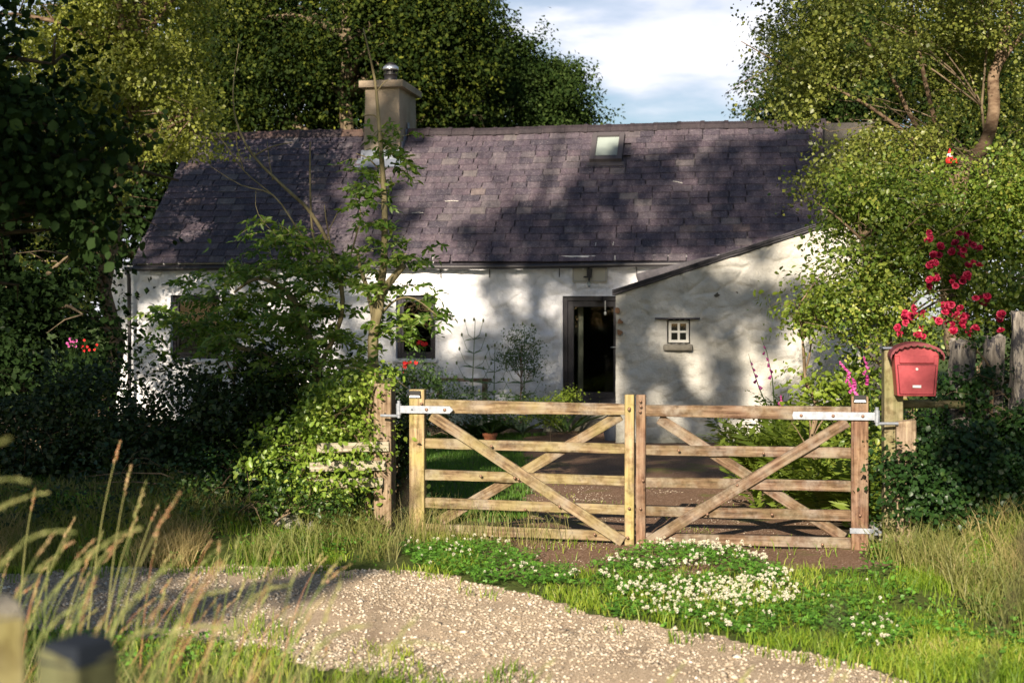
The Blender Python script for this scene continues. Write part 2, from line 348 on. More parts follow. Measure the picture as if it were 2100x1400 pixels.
M['steel'] = nmat('steel', (.62,.63,.66), .32, .5, .9)[0]
M['black_metal'] = nmat('black_metal', (.012,.011,.012), .5, .3)[0]
M['terracotta'] = nmat('terracotta', (.42,.15,.07), .85)[0]
M['blue_glaze'] = nmat('blue_glaze', (.06,.30,.32), .3)[0]
M['plaque'] = nmat('plaque', (.42,.39,.31), .7)[0]
M['teasel'] = nmat('teasel', (.16,.19,.09), .9)[0]
M['white_plastic'] = nmat('white_plastic', (.8,.8,.8), .4)[0]
M['pale_sheet'] = nmat('pale_sheet', (.46,.48,.47), .6)[0]
M['red_gloss'] = nmat('red_gloss', (.75,.03,.03), .4)[0]
def galv():
    m, nt, b = nmat('galvanised', (.6,.62,.66), .42, .5, .35); v = ncoord(nt); n = nnoise(nt, v, 28, 4)
    nt.links.new(nramp(nt, n, [(.3,(.19,.21,.25)),(.7,(.36,.38,.42))]), b.inputs['Base Color']); nbump(nt, b, n, .2, .002); return m
M['galvanised'] = galv()
def bolt():
    return nmat('rusty_bolt', (.22,.13,.085), .5, .5, .5)[0]
M['bolt'] = bolt()
def redmat():
    m, nt, b = nmat('mailbox_red', (.6,.06,.07), .42, .5); v = ncoord(nt); n = nnoise(nt, v, 40, 6)
    nt.links.new(nramp(nt, n, [(.3,(.24,.016,.026)),(.7,(.31,.032,.042))]), b.inputs['Base Color']); return m
M['mailbox_red'] = redmat()
def glassmat():
    m, nt, b = nmat('window_glass', (.02,.02,.02), .03, .5); nt.nodes.remove(b)
    g = nt.nodes.new('ShaderNodeBsdfGlossy'); g.inputs['Roughness'].default_value = .02; t = nt.nodes.new('ShaderNodeBsdfTransparent')
    t.inputs[0].default_value = (.8,.84,.82,1)
    f = nt.nodes.new('ShaderNodeFresnel'); f.inputs[0].default_value = 1.5
    ms = nt.nodes.new('ShaderNodeMixShader'); nt.links.new(f.outputs[0], ms.inputs[0]); nt.links.new(t.outputs[0], ms.inputs[1]); nt.links.new(g.outputs[0], ms.inputs[2])
    nt.links.new(ms.outputs[0], nt.nodes['Material Output'].inputs[0]); return m
M['glass'] = glassmat()
def slatemat(name, stops, lich=.5):
    m, nt, b = nmat(name, rough=.62, spec=.35); v = ncoord(nt); n = nnoise(nt, v, 9, 8, .7); n2 = nnoise(nt, v, 34, 6, .7)
    c = nramp(nt, nattr(nt), stops)
    c = nmix(nt, nramp(nt, n2, [(.5,(0,0,0)),(.7,(lich,lich,lich))]), c, (.34,.31,.31))
    c = nmix(nt, .75, c, nramp(nt, n, [(.3,(.55,.55,.55)),(.7,(1.3,1.25,1.25))]), 'MULTIPLY')
    v3 = ncoord(nt, (3.2,.5,.5)); n3 = nnoise(nt, v3, 2.2, 5, .6); c = nmix(nt, .7, c, nramp(nt, n3, [(.35,(.62,.62,.66)),(.6,(1.1,1.08,1.05))]), 'MULTIPLY')
    n4 = nnoise(nt, ncoord(nt), 15, 7, .75); c = nmix(nt, nramp(nt, n4, [(.64,(0,0,0)),(.70,(.7,.7,.7))]), c, (.10,.105,.045))
    nt.links.new(c, b.inputs['Base Color']); nbump(nt, b, n, .5, .008); return m
M['slate'] = slatemat('slate', [(0,(.045,.040,.055)),(.3,(.070,.057,.076)),(.6,(.086,.066,.083)),(.82,(.096,.081,.098)),(.94,(.105,.092,.10)),(.992,(.14,.125,.125)),(1,(.14,.09,.08))], .5)
M['ridge'] = slatemat('ridge', [(0,(.022,.017,.021)),(.55,(.04,.03,.035)),(.8,(.08,.05,.045)),(1,(.13,.085,.06))], .1)
M['dark_slate'] = slatemat('dark_slate', [(0,(.03,.03,.038)),(1,(.075,.07,.085))], .12)
def groundmat(name, stops, scale=9, bump=.8, dist=.03, c2=None, f2=(.5,.65), s2=2.0):
    m, nt, b = nmat(name, rough=.95, spec=.1); v = ncoord(nt); n = nnoise(nt, v, scale, 9, .7)
    c = nramp(nt, n, stops)
    if c2: c = nmix(nt, nramp(nt, nnoise(nt, v, s2, 6, .65), [(f2[0],(0,0,0)),(f2[1],(.85,.85,.85))]), c, c2)
    nt.links.new(c, b.inputs['Base Color']); nbump(nt, b, n, bump, dist); return m
M['lane'] = groundmat('lane', [(.3,(.28,.20,.13)),(.5,(.50,.385,.265)),(.7,(.66,.53,.39))], 60, .9, .014, (.36,.265,.185), (.5,.66), 1.5)
M['drive'] = groundmat('drive', [(.32,(.085,.048,.03)),(.52,(.20,.122,.078)),(.62,(.32,.22,.16)),(.72,(.62,.54,.46))], 60, .8, .01, (.13,.15,.035), (.56,.68), 1.1)
M['soil'] = groundmat('soil', [(.3,(.035,.028,.02)),(.7,(.10,.075,.05))], 14)
M['turf'] = groundmat('turf', [(.3,(.05,.06,.02)),(.6,(.10,.13,.03)),(.75,(.2,.17,.09))], 16)
M['field'] = groundmat('field', [(.3,(.04,.07,.015)),(.7,(.10,.14,.03))], 3)
def stonesmat(name, stops):
    m, nt, b = nmat(name, rough=.9, spec=.2); v = ncoord(nt); n = nnoise(nt, v, 90, 4)
    c = nmix(nt, .5, nramp(nt, nattr(nt), stops), nramp(nt, n, [(.3,(.7,.7,.7)),(.7,(1.15,1.15,1.15))]), 'MULTIPLY')
    nt.links.new(c, b.inputs['Base Color']); return m
M['gravel'] = stonesmat('gravel', [(0,(.22,.18,.14)),(.4,(.40,.33,.245)),(.8,(.54,.46,.36)),(.97,(.60,.54,.45)),(1,(.72,.69,.62))])

# ------------------------------------------------------------------ terrain
def gz(x, y):
    x = np.asarray(x, float); y = np.asarray(y, float)
    z = -.23*np.clip((y-12)/11, 0, 1)
    z = z-.03*np.clip((9.6-y)/1.2, 0, 1)+.15*np.clip(5.4-y, 0, 3.6)
    lb = np.clip((-x-1.5)/1.2, 0, 1)*np.clip((y-10.3)/1.2, 0, 1)*np.clip((17-y)/2, 0, 1)*.35
    rb = np.clip((x-3.1)/.6, 0, 1)*np.clip((y-9.7)/1.0, 0, 1)*np.clip((16-y)/2, 0, 1)*.35
    z = z+lb+rb+.012*smooth_noise(x, y, 3, .35)+.03*smooth_noise(x, y, 4, 1.7)
    return z
def gP(x, y): return Vector((x, y, float(gz(x, y))))
def gpx(px, py):
    D = EYE*F/(py-650); return ((px-1050)/F*D, D)
# edges (world x,y) traced on the ground
verge_edge = [gpx(*p) for p in [(-900,1165),(-300,1160),(0,1175),(230,1165),(420,1160),(600,1165),(830,1172),(960,1190),(1090,1215),(1200,1245),(1340,1268),(1500,1290),(1640,1318),(1800,1365),(1960,1400),(2300,1500)]]
def lane_y_far(x): return np.interp(x, [p[0] for p in verge_edge], [p[1] for p in verge_edge])
strip_top = [gpx(*p) for p in [(-600,1290),(-100,1290),(250,1300),(380,1303),(520,1325),(700,1365),(900,1400),(1100,1440),(1500,1600),(2600,1800)]]
def lane_y_near(x): return np.interp(x, [p[0] for p in strip_top], [p[1] for p in strip_top])
# the same building frame is used by cottage and outbuilding
TH = R(10); cT, sT = math.cos(TH), math.sin(TH); HX, HY = 1.4, 26.0
def hs(px, d=0.0):
    k = (px-1050)/F; return (k*(HY+cT*d)-HX-sT*d)/(cT+k*sT)
def hY(s, d=0.0): return HY-sT*s+cT*d
def hz(px, py, d=0.0): return EYE+(650-py)/F*hY(hs(px, d), d)
def hW(s, d, z): return Vector((HX+cT*s+sT*d, HY-sT*s+cT*d, z))
step = .05
gx = np.arange(-12, 12.01, step); gy = np.arange(3.0, 31.01, step)
X, Y = np.meshgrid(gx, gy, indexing='ij'); Z = gz(X, Y)
nx, ny = X.shape
Vg = np.stack([X, Y, Z], axis=-1).reshape(-1,3)
ii, jj = np.meshgrid(np.arange(nx-1), np.arange(ny-1), indexing='ij')
q = (ii*ny+jj).ravel(); Fq = np.stack([q, q+ny, q+ny+1, q+1], axis=1)
cx = X[:-1,:-1].ravel()+step/2; cy = Y[:-1,:-1].ravel()+step/2
wob = .13*smooth_noise(cx, cy, 11, .25)+.07*smooth_noise(cx, cy, 12, .09)
lane_m = (cy < lane_y_far(cx)+wob) & (cy > lane_y_near(cx)+wob)
drive_poly = [(-.1,9.9),(-.35,11.2),(.1,13),(.2,17),(.2,23.5),(1.1,25.6),(1.75,25.7),(1.75,23),(5.2,22.3),(5,18),(2.9,15),(2.7,11.5),(2.6,10.1),(1.2,9.9)]
drive_m = inpoly(cx+wob*.8, cy, drive_poly) & ~lane_m
lawn_m = (cx < .3) & (cx > -6) & (cy > 12.6) & (cy < 24.3) & ~drive_m & ~lane_m
verge_m = (cy < 11.6) & ~lane_m & ~drive_m
soil_m = ~(lane_m|drive_m|lawn_m|verge_m)
for nm, mk, mt in (('lane', lane_m, 'lane'), ('driveway', drive_m, 'drive'), ('lawn', lawn_m, 'turf'), ('verge', verge_m, 'turf'), ('garden_ground', soil_m, 'soil')):
    Fm = Fq[mk]; u, inv = np.unique(Fm, return_inverse=True)
    o = link(nm, npmesh(nm, Vg[u], inv.reshape(-1,4), None, True), M[mt]); tag(o, kind='structure')
mb = MB(); n = 40
far = [(-600+30*i, -300+30*j) for i in range(41) for j in range(41)]
mb.add([(x, y, -.45) for x, y in far], [(i*41+j, (i+1)*41+j, (i+1)*41+j+1, i*41+j+1) for i in range(40) for j in range(40)])
tag(mb.build('ground', M['field']), kind='structure')

# ------------------------------------------------------------------ cottage
house = empty('cottage', (HX, HY, 0), -TH, 'long low whitewashed stone cottage with a purple slate roof and two chimneys', 'cottage')
SL, SR = hs(275)+.12, 4.33                    # wall ends
ZE, HD = 2.92, 2.9                            # eaves height, half depth
ZR = 5.64
GRD = -.35
def stone_relief(U, Vv, seed, amp=.085, cell=(.42,.26)):
    g = np.random.default_rng(seed)
    u0, u1, v0, v1 = U.min()-1, U.max()+1, Vv.min()-1, Vv.max()+1
    n = int((u1-u0)*(v1-v0)/(cell[0]*cell[1])); pu = g.uniform(u0, u1, n); pv = g.uniform(v0, v1, n); ph = g.random(n)
    Uw = U+.05*smooth_noise(U, Vv, seed+1, .2); Vw = Vv+.05*smooth_noise(U, Vv, seed+2, .2)
    out = np.zeros(U.size); uf = Uw.ravel(); vf = Vw.ravel()
    for a in range(0, U.size, 4000):
        du = (uf[a:a+4000,None]-pu[None])/cell[0]; dv = (vf[a:a+4000,None]-pv[None])/cell[1]
        d = np.sqrt(du*du+dv*dv); ix = np.argsort(d, axis=1)[:,:2]
        d1 = np.take_along_axis(d, ix[:,:1], 1)[:,0]; d2 = np.take_along_axis(d, ix[:,1:2], 1)[:,0]
        e = np.clip((d2-d1)/.16, 0, 1); e = e*e*(3-2*e); out[a:a+4000] = e*(.35+.65*ph[ix[:,0]])
    out = out.reshape(U.shape)*amp*(.55+.45*smooth_noise(U, Vv, seed+5, .9))
    return out+amp*.5*smooth_noise(U, Vv, seed+3, .8)+amp*.25*smooth_noise(U, Vv, seed+4, .10)+amp*.3*smooth_noise(U, Vv*1.8, seed+6, .22)
def relief_wall(s0, s1, z0, ztop, holes, seed, d=0.0, stp=.03, amp=.085):
    """grid wall in the xz plane at y=d, ztop a function of s; rectangular holes (s0,s1,z0,z1)"""
    us = list(np.arange(s0, s1, stp))+[s1]; us = np.array(sorted(set([round(float(a),4) for a in us]+[h[i] for h in holes for i in (0,1)])))
    nv = int((max(ztop(s0), ztop(s1))-z0)/stp)+1
    zs = np.linspace(0, 1, nv)
    U = np.repeat(us[:,None], nv, 1); top = np.array([ztop(u) for u in us])[:,None]; Vv = z0+(top-z0)*zs[None]
    flat = ztop(s0) == ztop(s1)
    if flat:
        for h in holes:
            for zz in (h[2], h[3]):
                k = np.argmin(abs(Vv[0]-zz)); Vv[:,k] = zz
    rel = stone_relief(U, Vv, seed, amp)
    for h in holes:     # settle flat at hole edges
        du = np.maximum(np.maximum(h[0]-U, U-h[1]), 0); dv = np.maximum(np.maximum(h[2]-Vv, Vv-h[3]), 0); dd = np.sqrt(du*du+dv*dv)
        rel = rel*np.clip(dd/.12, .15, 1)
    V = np.stack([U, d-rel, Vv], -1).reshape(-1,3)
    a, b = np.meshgrid(np.arange(len(us)-1), np.arange(nv-1), indexing='ij'); q = (a*nv+b).ravel()
    Fc = np.stack([q, q+nv, q+nv+1, q+1], 1)
    cu = (U[:-1,:-1]+U[1:,1:]).ravel()/2; cv = (Vv[:-1,:-1]+Vv[1:,1:]).ravel()/2
    k = np.ones(len(Fc), bool)
    for h in holes: k &= ~((cu>h[0])&(cu<h[1])&(cv>h[2])&(cv<h[3]))
    return V, Fc[k]
def z_at(px, py, d=0): return hz(px, py, d)
win1 = (hs(350), hs(350)+1.0, z_at(380,735), z_at(380,605)); win2 = (hs(812), hs(893), z_at(850,735), z_at(850,605))
door = (hs(1154), hs(1154)+1.12, z_at(1200,826), z_at(1200,607))
Vw_, Fw_ = relief_wall(SL, SR, GRD, lambda s: ZE, [win1, win2, door], 5)
mb = MB(); mb.add(Vw_.tolist(), Fw_.tolist())
# gable ends, back wall, reveals
TK = .42
mb.add([(SL,0,GRD),(SL,2*HD,GRD),(SL,2*HD,ZE),(SL,HD,ZR-.06),(SL,0,ZE)], [(4,3,2,1,0)])
mb.add([(SR,0,GRD),(SR,2*HD,GRD),(SR,2*HD,ZE),(SR,HD,ZR-.06),(SR,0,ZE)], [(0,1,2,3,4)])
mb.add([(SL,2*HD,GRD),(SR,2*HD,GRD),(SR,2*HD,ZE),(SL,2*HD,ZE)], [(0,1,2,3)])
for h in (win1, win2, door):
    y0, y1 = -.012, .3
    mb.add([(h[0],y0,h[2]),(h[0],y1,h[2]),(h[0],y1,h[3]),(h[0],y0,h[3])], [(0,1,2,3)])
    mb.add([(h[1],y0,h[2]),(h[1],y1,h[2]),(h[1],y1,h[3]),(h[1],y0,h[3])], [(3,2,1,0)])
    mb.add([(h[0],y0,h[3]),(h[1],y0,h[3]),(h[1],y1,h[3]),(h[0],y1,h[3])], [(0,1,2,3)])
    mb.add([(h[0],y0,h[2]),(h[1],y0,h[2]),(h[1],y1,h[2]),(h[0],y1,h[2])], [(3,2,1,0)])
wall = mb.build('wall', M['whitewash'], house, smooth=True)
# dark rooms behind the openings
mb = MB()
import bmesh
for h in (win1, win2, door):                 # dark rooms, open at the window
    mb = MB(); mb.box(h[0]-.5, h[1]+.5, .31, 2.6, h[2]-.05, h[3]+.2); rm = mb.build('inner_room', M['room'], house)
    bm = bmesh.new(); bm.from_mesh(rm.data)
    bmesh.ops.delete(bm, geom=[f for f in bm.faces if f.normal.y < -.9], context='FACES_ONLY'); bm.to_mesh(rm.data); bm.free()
# low white wall beyond the left gable
sx0 = hs(218)
V_, F_ = relief_wall(sx0, SL-.02, GRD, lambda s: 2.80, [], 9, d=.12)
mb = MB(); mb.add(V_.tolist(), F_.tolist()); mb.box(sx0, SL-.02, .12, 3.0, GRD, 2.80)
mb.build('side_wall', M['whitewash'], house, smooth=False)
# roof slates
def slate_plane(name, s0, s1, d_e, z_e, d_r, z_r, mat, seed, parent, flip=1, expo=.2, wid=.33, holes=(), sag=None, th=.011, dark=None):
    g = random.Random(seed); run = math.hypot(d_r-d_e, z_r-z_e); ty, tz = (d_r-d_e)/run, (z_r-z_e)/run; nyy, nzz = -tz, ty
    rows = int(run/expo)+1; mb = MB()
    for r in range(rows):
        a0 = r*expo; a1 = min(a0+expo*1.35, run+.02); s = s0-(wid*.5 if r%2 else 0)
        while s < s1:
            wd = wid*g.uniform(.82,1.16); x0, x1 = max(s, s0), min(s+wd-.006, s1); s += wd
            if x1-x0 < .04: continue
            if any(h[0]<(x0+x1)/2<h[1] and h[2]<a0+.1<h[3] for h in holes): continue
            u = g.random(); mb.cr = u
            j = g.uniform(-.004,.004); lift = g.uniform(0,.004); tw = g.uniform(-.002,.002)
            if sag: lift += sag((x0+x1)/2, (a0+a1)/2)
            V = []
            for (xx, aa, hh) in ((x0,a0+j+tw,.018),(x1,a0+j-tw,.018),(x1,a1,.002),(x0,a1,.002)):
                for t_ in (0, th):
                    h2 = hh+lift+t_; V.append((xx, d_e+ty*aa+nyy*h2, z_e+tz*aa+nzz*h2))
            # chipped lower corners
            c = g.choice([0,0,.02,.03])
            V[0] = (V[0][0]+c, V[0][1], V[0][2]); V[1] = (V[1][0]+c, V[1][1], V[1][2])
            mb.add(V, [(1,3,5,7),(0,6,4,2),(0,2,3,1),(2,4,5,3),(6,0,1,7)])
    o = mb.build(name, mat, parent)
    return o, (ty, tz, nyy, nzz)
def roof_sag(s, a): return .018*math.sin(s*.8+.5)*(a/4)+.007*math.sin(s*2.3+a)-.02*math.exp(-((s-1)/3)**2)
d_e, z_e = -.16, ZE-.13
def roof_pt(px, py):
    lo, hi = 0.0, HD
    for _ in range(40):
        m_ = (lo+hi)/2; zz = z_e+(m_-d_e)/(HD-d_e)*(ZR-z_e)
        y = 650-(zz-EYE)/hY(hs(px,m_),m_)*F
        if y > py: lo = m_
        else: hi = m_
    return hs(px,lo), lo
_ty = (HD-d_e)/math.hypot(HD-d_e, ZR-z_e-.02)
s0_, d0_ = roof_pt(1209, 336); s1_, d1_ = roof_pt(1281, 280); s1_ = roof_pt(1279, 305)[0]
roof, (ty, tz, nyy, nzz) = slate_plane('roof', hs(275), SR+.02, d_e, z_e+.02, HD, ZR, M['slate'], 4, house, sag=roof_sag, holes=[(s0_-.02, s1_+.02, (d0_-d_e)/_ty-.02, (d1_-d_e)/_ty)])
# roof deck under the slates and rear slope
mb = MB()
mb.prism([(0,0),(1,0),(1,1),(0,1)], 0, 0.001)
mb = MB()
mb.add([(SL-.1,d_e+.03,z_e-.03),(SR,d_e+.03,z_e-.03),(SR,HD,ZR-.05),(SL-.1,HD,ZR-.05),(SR,2*HD+.16,z_e),(SL-.1,2*HD+.16,z_e)], [(0,1,2,3),(3,2,4,5)])
mb.build('roof_deck', M['dark_slate'], house)
# ridge tiles
mb = MB(); s = hs(275)+.02; g = random.Random(3); k = 0
while s < SR:
    L = .47; e = min(s+L, SR+.03); dz = roof_sag(s+.2, 3.9); mb.cr = .95*g.uniform(.6,1) if s < -4.6 else g.uniform(0,.5)
    prof = [(-.15,-.10),(-.10,-.01),(-.03,.055),(.03,.055),(.10,-.01),(.15,-.10)]
    def ring(x, sc, up): return [(x, HD+p*sc, ZR+dz+.02+q_*sc+up) for p, q_ in prof]
    rr = [ring(s,1,0), ring(e-.075,.98,.0), ring(e-.07,1.16,.004), ring(e+.012,1.16,.004)]
    V = [v for r_ in rr for v in r_]; Fc = []
    for a in range(3):
        for b in range(5): Fc.append((a*6+b, (a+1)*6+b, (a+1)*6+b+1, a*6+b+1))
    Fc += [(0,1,2,3,4,5), (23,22,21,20,19,18)]
    mb.add(V, Fc); s += L
mb.build('ridge_tiles', M['ridge'], house)
# fascia, gutter with brackets, downpipe
mb = MB(); mb.box(SL-.02, hs(890), -.075, -.06+.02, ZE-.16, ZE-.02); mb.build('fascia', M['fascia'], house)
mb = MB()
pts = [(s, -.21, z_e-.055+.015*math.sin(s*.9)) for s in np.linspace(hs(268), hs(1500), 26)]
mb.tube(pts, .045, 8)
gut = mb.build('gutter', M['gutter'], house, smooth=True)
for px in (690, 905, 1005, 1148, 1306, 560, 410):
    mb = MB(); s = hs(px); mb.box(s-.008, s+.008, -.20, -.04, z_e-.10, z_e-.085); mb.box(s-.008, s+.008, -.06, -.045, z_e-.26, z_e-.085)
    mb.build('bracket', M['iron'], gut)
mb = MB(); s = hs(270); mb.tube([(s,-.21,z_e-.06),(s,-.12,z_e-.25),(s,-.10,1.4),(s,-.10,GRD)], .04, 8)
mb.build('downpipe', M['gutter'], house, smooth=True)
mb = MB(); s = hs(484); mb.tube([(s,-.21,z_e-.06),(s,-.12,z_e-.25),(s,-.10,GRD)], .035, 8)
mb.build('downpipe', M['fascia'], house, smooth=True)
# windows of the cottage
def frame_mb(h, y0, y1, wdt, mul=(), trans=()):
    mb = MB(); x0, x1, z0, z1 = h
    mb.box(x0, x0+wdt, y0, y1, z0, z1); mb.box(x1-wdt, x1, y0, y1, z0, z1)
    mb.box(x0+wdt, x1-wdt, y0, y1, z1-wdt, z1); mb.box(x0+wdt, x1-wdt, y0, y1, z0, z0+wdt)
    for m_ in mul: mb.box(m_-.018, m_+.018, y0+.004, y1-.004, z0+wdt, z1-wdt)
    for m_ in trans: mb.box(x0+wdt, x1-wdt, y0+.006, y1-.006, m_-.018, m_+.018)
    return mb
def pane(mb, h, y): mb.add([(h[0],y,h[2]),(h[1],y,h[2]),(h[1],y,h[3]),(h[0],y,h[3])], [(0,1,2,3)])
def shrink(h, e): return (h[0]+e, h[1]-e, h[2]+e, h[3]-e)
for h in (win1, win2):
    f = frame_mb(h, .10, .18, .07).build('window', M['dark_paint'], house, bevel=.004)
    frame_mb(shrink(h,.07), .12, .165, .05).build('casement', M['dark_paint'], f, bevel=.003)
    i = shrink(h,.12); mb = MB(); pane(mb, i, .147); mb.build('glass', M['glass'], f)
    mb = MB(); mb.box(h[0]-.05, h[1]+.05, -.10, .10, h[2]-.07, h[2]-.003); mb.build('sill', M['whitewash'], f, bevel=.01)
# door: open glazed leaf in dark frame
df = frame_mb(door, .05, .17, .085).build('door', M['dark_paint'], house, bevel=.005)
di = shrink(door, .085)
frame_mb(di, .08, .14, .11, ).build('door_leaf', M['dark_paint'], df, bevel=.004)
dg = (di[0]+.11, di[1]-.11, di[2]+.11, di[3]-.11); mb = MB(); pane(mb, dg, .11); mb.build('glass', M['glass'], df)
mb = MB(); mb.box(dg[0]+.02, dg[0]+.12, .5, .52, dg[2]-.1, dg[3]+.1); mb.build('curtain', nmat('curtain', (.25,.25,.2), .9)[0], df)
mb = MB(); mb.tube([(di[1]-.05,.075,1.25),(di[1]-.05,.03,1.25),(di[1]-.16,.03,1.25)], .009, 6); mb.build('handle', M['steel'], df, smooth=True)
mb = MB(); mb.box(door[0]-.02, door[1]+.02, -.14, .05, door[2]-.07, door[2]-.004); mb.build('threshold', M['lead'], df, bevel=.006)
mb = MB(); mb.box(door[0]-.25, door[1]+.1, -.75, -.05, GRD+.05, door[2]-.26); mb.box(door[0]-.1, door[1]+.05, -.42, -.05, door[2]-.258, door[2]-.075)
mb.build('doorstep', M['stone'], house, bevel=.02)
# plaque with lantern above the door
mb = MB(); p0, p1, q0, q1 = hs(1175), hs(1246), z_at(1210,579), z_at(1210,543)
mb.box(p0, p1, -.075, -.03, q0, q1); pl = mb.build('wall_lamp', M['plaque'], house, bevel=.006)
frame_mb((p0+.02,p1-.02,q0+.02,q1-.02), -.079, -.0755, .008).build('panel_moulding', M['lead'], pl)
pc = (p0+p1)/2+.0; zc = (q0+q1)/2+.02
mb = MB(); mb.box(pc-.045, pc+.045, -.16, -.075, zc-.07, zc+.07); mb.box(pc-.10, pc+.05, -.19, -.15, zc-.10, zc-.07); mb.tube([(pc-.015,-.12,zc+.06),(pc-.015,-.12,zc+.13)], .016, 8); mb.tube([(pc,-.17,zc-.07),(pc,-.17,zc-.15)], .022, 8)
mb.build('lamp_bracket', M['black_metal'], pl, bevel=.004)
mb = MB(); mb.lathe([(.012,.07),(.022,.05),(.045,.0),(.045,-.03),(.02,-.06)], (pc,-.17,zc-.21), 14); mb.build('bulb', M['glass'], pl, smooth=True)
# chimneys
def chimney(x0, x1, y0, y1, z0, z1, mat, capmat, flue):
    mb = MB(); t = .02
    V = [(x0-t,y0-t,z0),(x1+t,y0-t,z0),(x1+t,y1+t,z0),(x0-t,y1+t,z0),(x0+t,y0+t,z1),(x1-t,y0+t,z1),(x1-t,y1-t,z1),(x0+t,y1-t,z1)]
    mb.add(V, [(4,5,6,7),(0,1,5,4),(1,2,6,5),(2,3,7,6),(3,0,4,7)]); ch = mb.build('chimney', mat, house, bevel=.012)
    if capmat:
        mb = MB(); mb.box(x0-.09, x1+.09, y0-.09, y1+.09, z1-.02, z1+.12); mb.build('cap', capmat, ch, bevel=.012)
    if flue:
        c = ((x0+x1)/2+.02, (y0+y1)/2-.1, z1+.12)
        mb = MB(); mb.lathe([(.135,0),(.13,.2)], c, 24); mb.build('flue_pipe', M['black_metal'], ch, smooth=True)
        mb = MB(); mb.lathe([(.135,.20),(.15,.215),(.15,.235),(.10,.24),(.10,.30),(.155,.305),(.155,.325),(.10,.33)], c, 24)
        for k in range(6):
            a = k*math.pi/3; mb.tube([(c[0]+.14*math.cos(a), c[1]+.14*math.sin(a), c[2]+.22), (c[0]+.14*math.cos(a), c[1]+.14*math.sin(a), c[2]+.35)], .008, 5)
        mb.build('cowl', M['black_metal'], ch)
        mb = MB(); mb.lathe([(.165,.325),(.17,.34),(.155,.39),(.12,.415),(.115,.415)], c, 28); mb.build('cowl_ring', M['steel'], ch, smooth=True)
        mb = MB(); mb.lathe([(.116,.40),(.105,.44),(.06,.475),(.01,.485)], c, 24); mb.build('cowl_dome', M['black_metal'], ch, smooth=True)
    return ch
sc0 = hs(748, 2.35); sc1 = hs(821, 2.35)
ch = chimney(sc0, sc1, 2.3, 3.75, 4.6, 1.8+(650-177)/F*29.0, M['render'], M['render'], True)
mb = MB(); mb.box(sc0-.035, sc1+.035, 2.18, 2.279, 4.86, 5.20); mb.add([(sc0-.12,1.98,4.83),(sc1+.12,1.98,4.83),(sc1+.10,2.2,5.03),(sc0-.10,2.2,5.03)], [(0,1,2,3)])
for i in range(5): mb.box(sc1+.021, sc1+.033, 2.20+i*.16, 2.36+i*.16, 4.95+i*.15, 5.24+i*.15)
mb.build('flashing', M['lead'], ch, bevel=.006)
ch2 = chimney(SR-.06, SR+1.0, 1.7, 3.9, -.3, 5.47, M['shaded_grey_render'], None, False); tag(ch2, 'grey rendered gable stack at the right end, no cap')
# skylight
a0 = (d0_-d_e)/ty; a1 = (d1_-d_e)/ty
def rp(s, a, h): return (s, d_e+ty*a+nyy*h, z_e+.02+tz*a+nzz*h)
def rbox(mb, x0, x1, b0, b1, h0, h1):
    V = [rp(x0,b0,h0),rp(x1,b0,h0),rp(x1,b1,h0),rp(x0,b1,h0),rp(x0,b0,h1),rp(x1,b0,h1),rp(x1,b1,h1),rp(x0,b1,h1)]
    mb.add(V, [(0,3,2,1),(4,5,6,7),(0,1,5,4),(1,2,6,5),(2,3,7,6),(3,0,4,7)])
mb = MB(); f_ = .10
rbox(mb, s0_, s0_+f_, a0, a1, 0, .11); rbox(mb, s1_-f_, s1_, a0, a1, 0, .11); rbox(mb, s0_+f_, s1_-f_, a0, a0+f_, 0, .11); rbox(mb, s0_+f_, s1_-f_, a1-f_, a1, 0, .12)
rbox(mb, s0_-.05, s1_+.05, a0-.12, a0, 0, .035)
sk = mb.build('skylight', nmat('skylight_frame', (.085,.075,.08), .45)[0], house, bevel=.005)
mb = MB(); mb.add([rp(s0_+f_,a0+f_,.075),rp(s1_-f_,a0+f_,.075),rp(s1_-f_,a1-f_,.075),rp(s0_+f_,a1-f_,.075)], [(0,1,2,3)]); mb.build('glass', M['glass'], sk)
mb = MB(); rbox(mb, s0_+f_, s1_-f_, a0+f_+.08, a1-f_, .055, .062); mb.build('pale_sheet', M['pale_sheet'], sk)  # pale sheet just under the skylight glass, makes the pane pale
# mortar drips on a few slates
for (px, py, L, ang) in ((927,417,.26,0),(857,441,.22,0),(1222,506,.1,90),(1258,505,.1,85),(1390,378,.2,-20)):
    s_, dd = roof_pt(px, py); a_ = (dd-d_e)/ty; ca, sa = math.cos(R(ang)), math.sin(R(ang)); mb = MB()
    mb.tube([rp(s_-ca*L/2, a_-sa*L/2, .040), rp(s_, a_+.01, .040), rp(s_+ca*L/2, a_+sa*L/2, .040)], .005, 4)
    mb.build('mortar_streak', M['white_paint'], roof)
# guttering etc. ends here
# ------------------------------------------------------------------ outbuilding (lean-to beside the door)
DL = -2.8
l0 = hs(1263, DL); l1 = hs(1765, DL)
zl = EYE+(650-605)/F*hY(l0, DL); sR_ = hs(1690, DL); zr_ = EYE+(650-468)/F*hY(sR_, DL); slope = (zr_-zl)/(sR_-l0)
ob = empty('outbuilding', (HX, HY, 0), -TH, 'pale stone lean-to outbuilding with a sloping dark slate roof beside the cottage door', 'outbuilding')
lwin = (hs(1368,DL), hs(1415,DL), EYE+(650-705)/F*hY(hs(1390,DL),DL), EYE+(650-655)/F*hY(hs(1390,DL),DL))
V_, F_ = relief_wall(l0, l1, GRD, lambda s: zl+(s-l0)*slope, [lwin], 21, d=DL, stp=.03, amp=.06)
mb = MB(); mb.add(V_.tolist(), F_.tolist())
zt = zl+(l1-l0)*slope
mb.add([(l0,DL-.02,GRD),(l0,-.08,GRD),(l0,-.08,zl),(l0,DL-.02,zl)], [(3,2,1,0)])
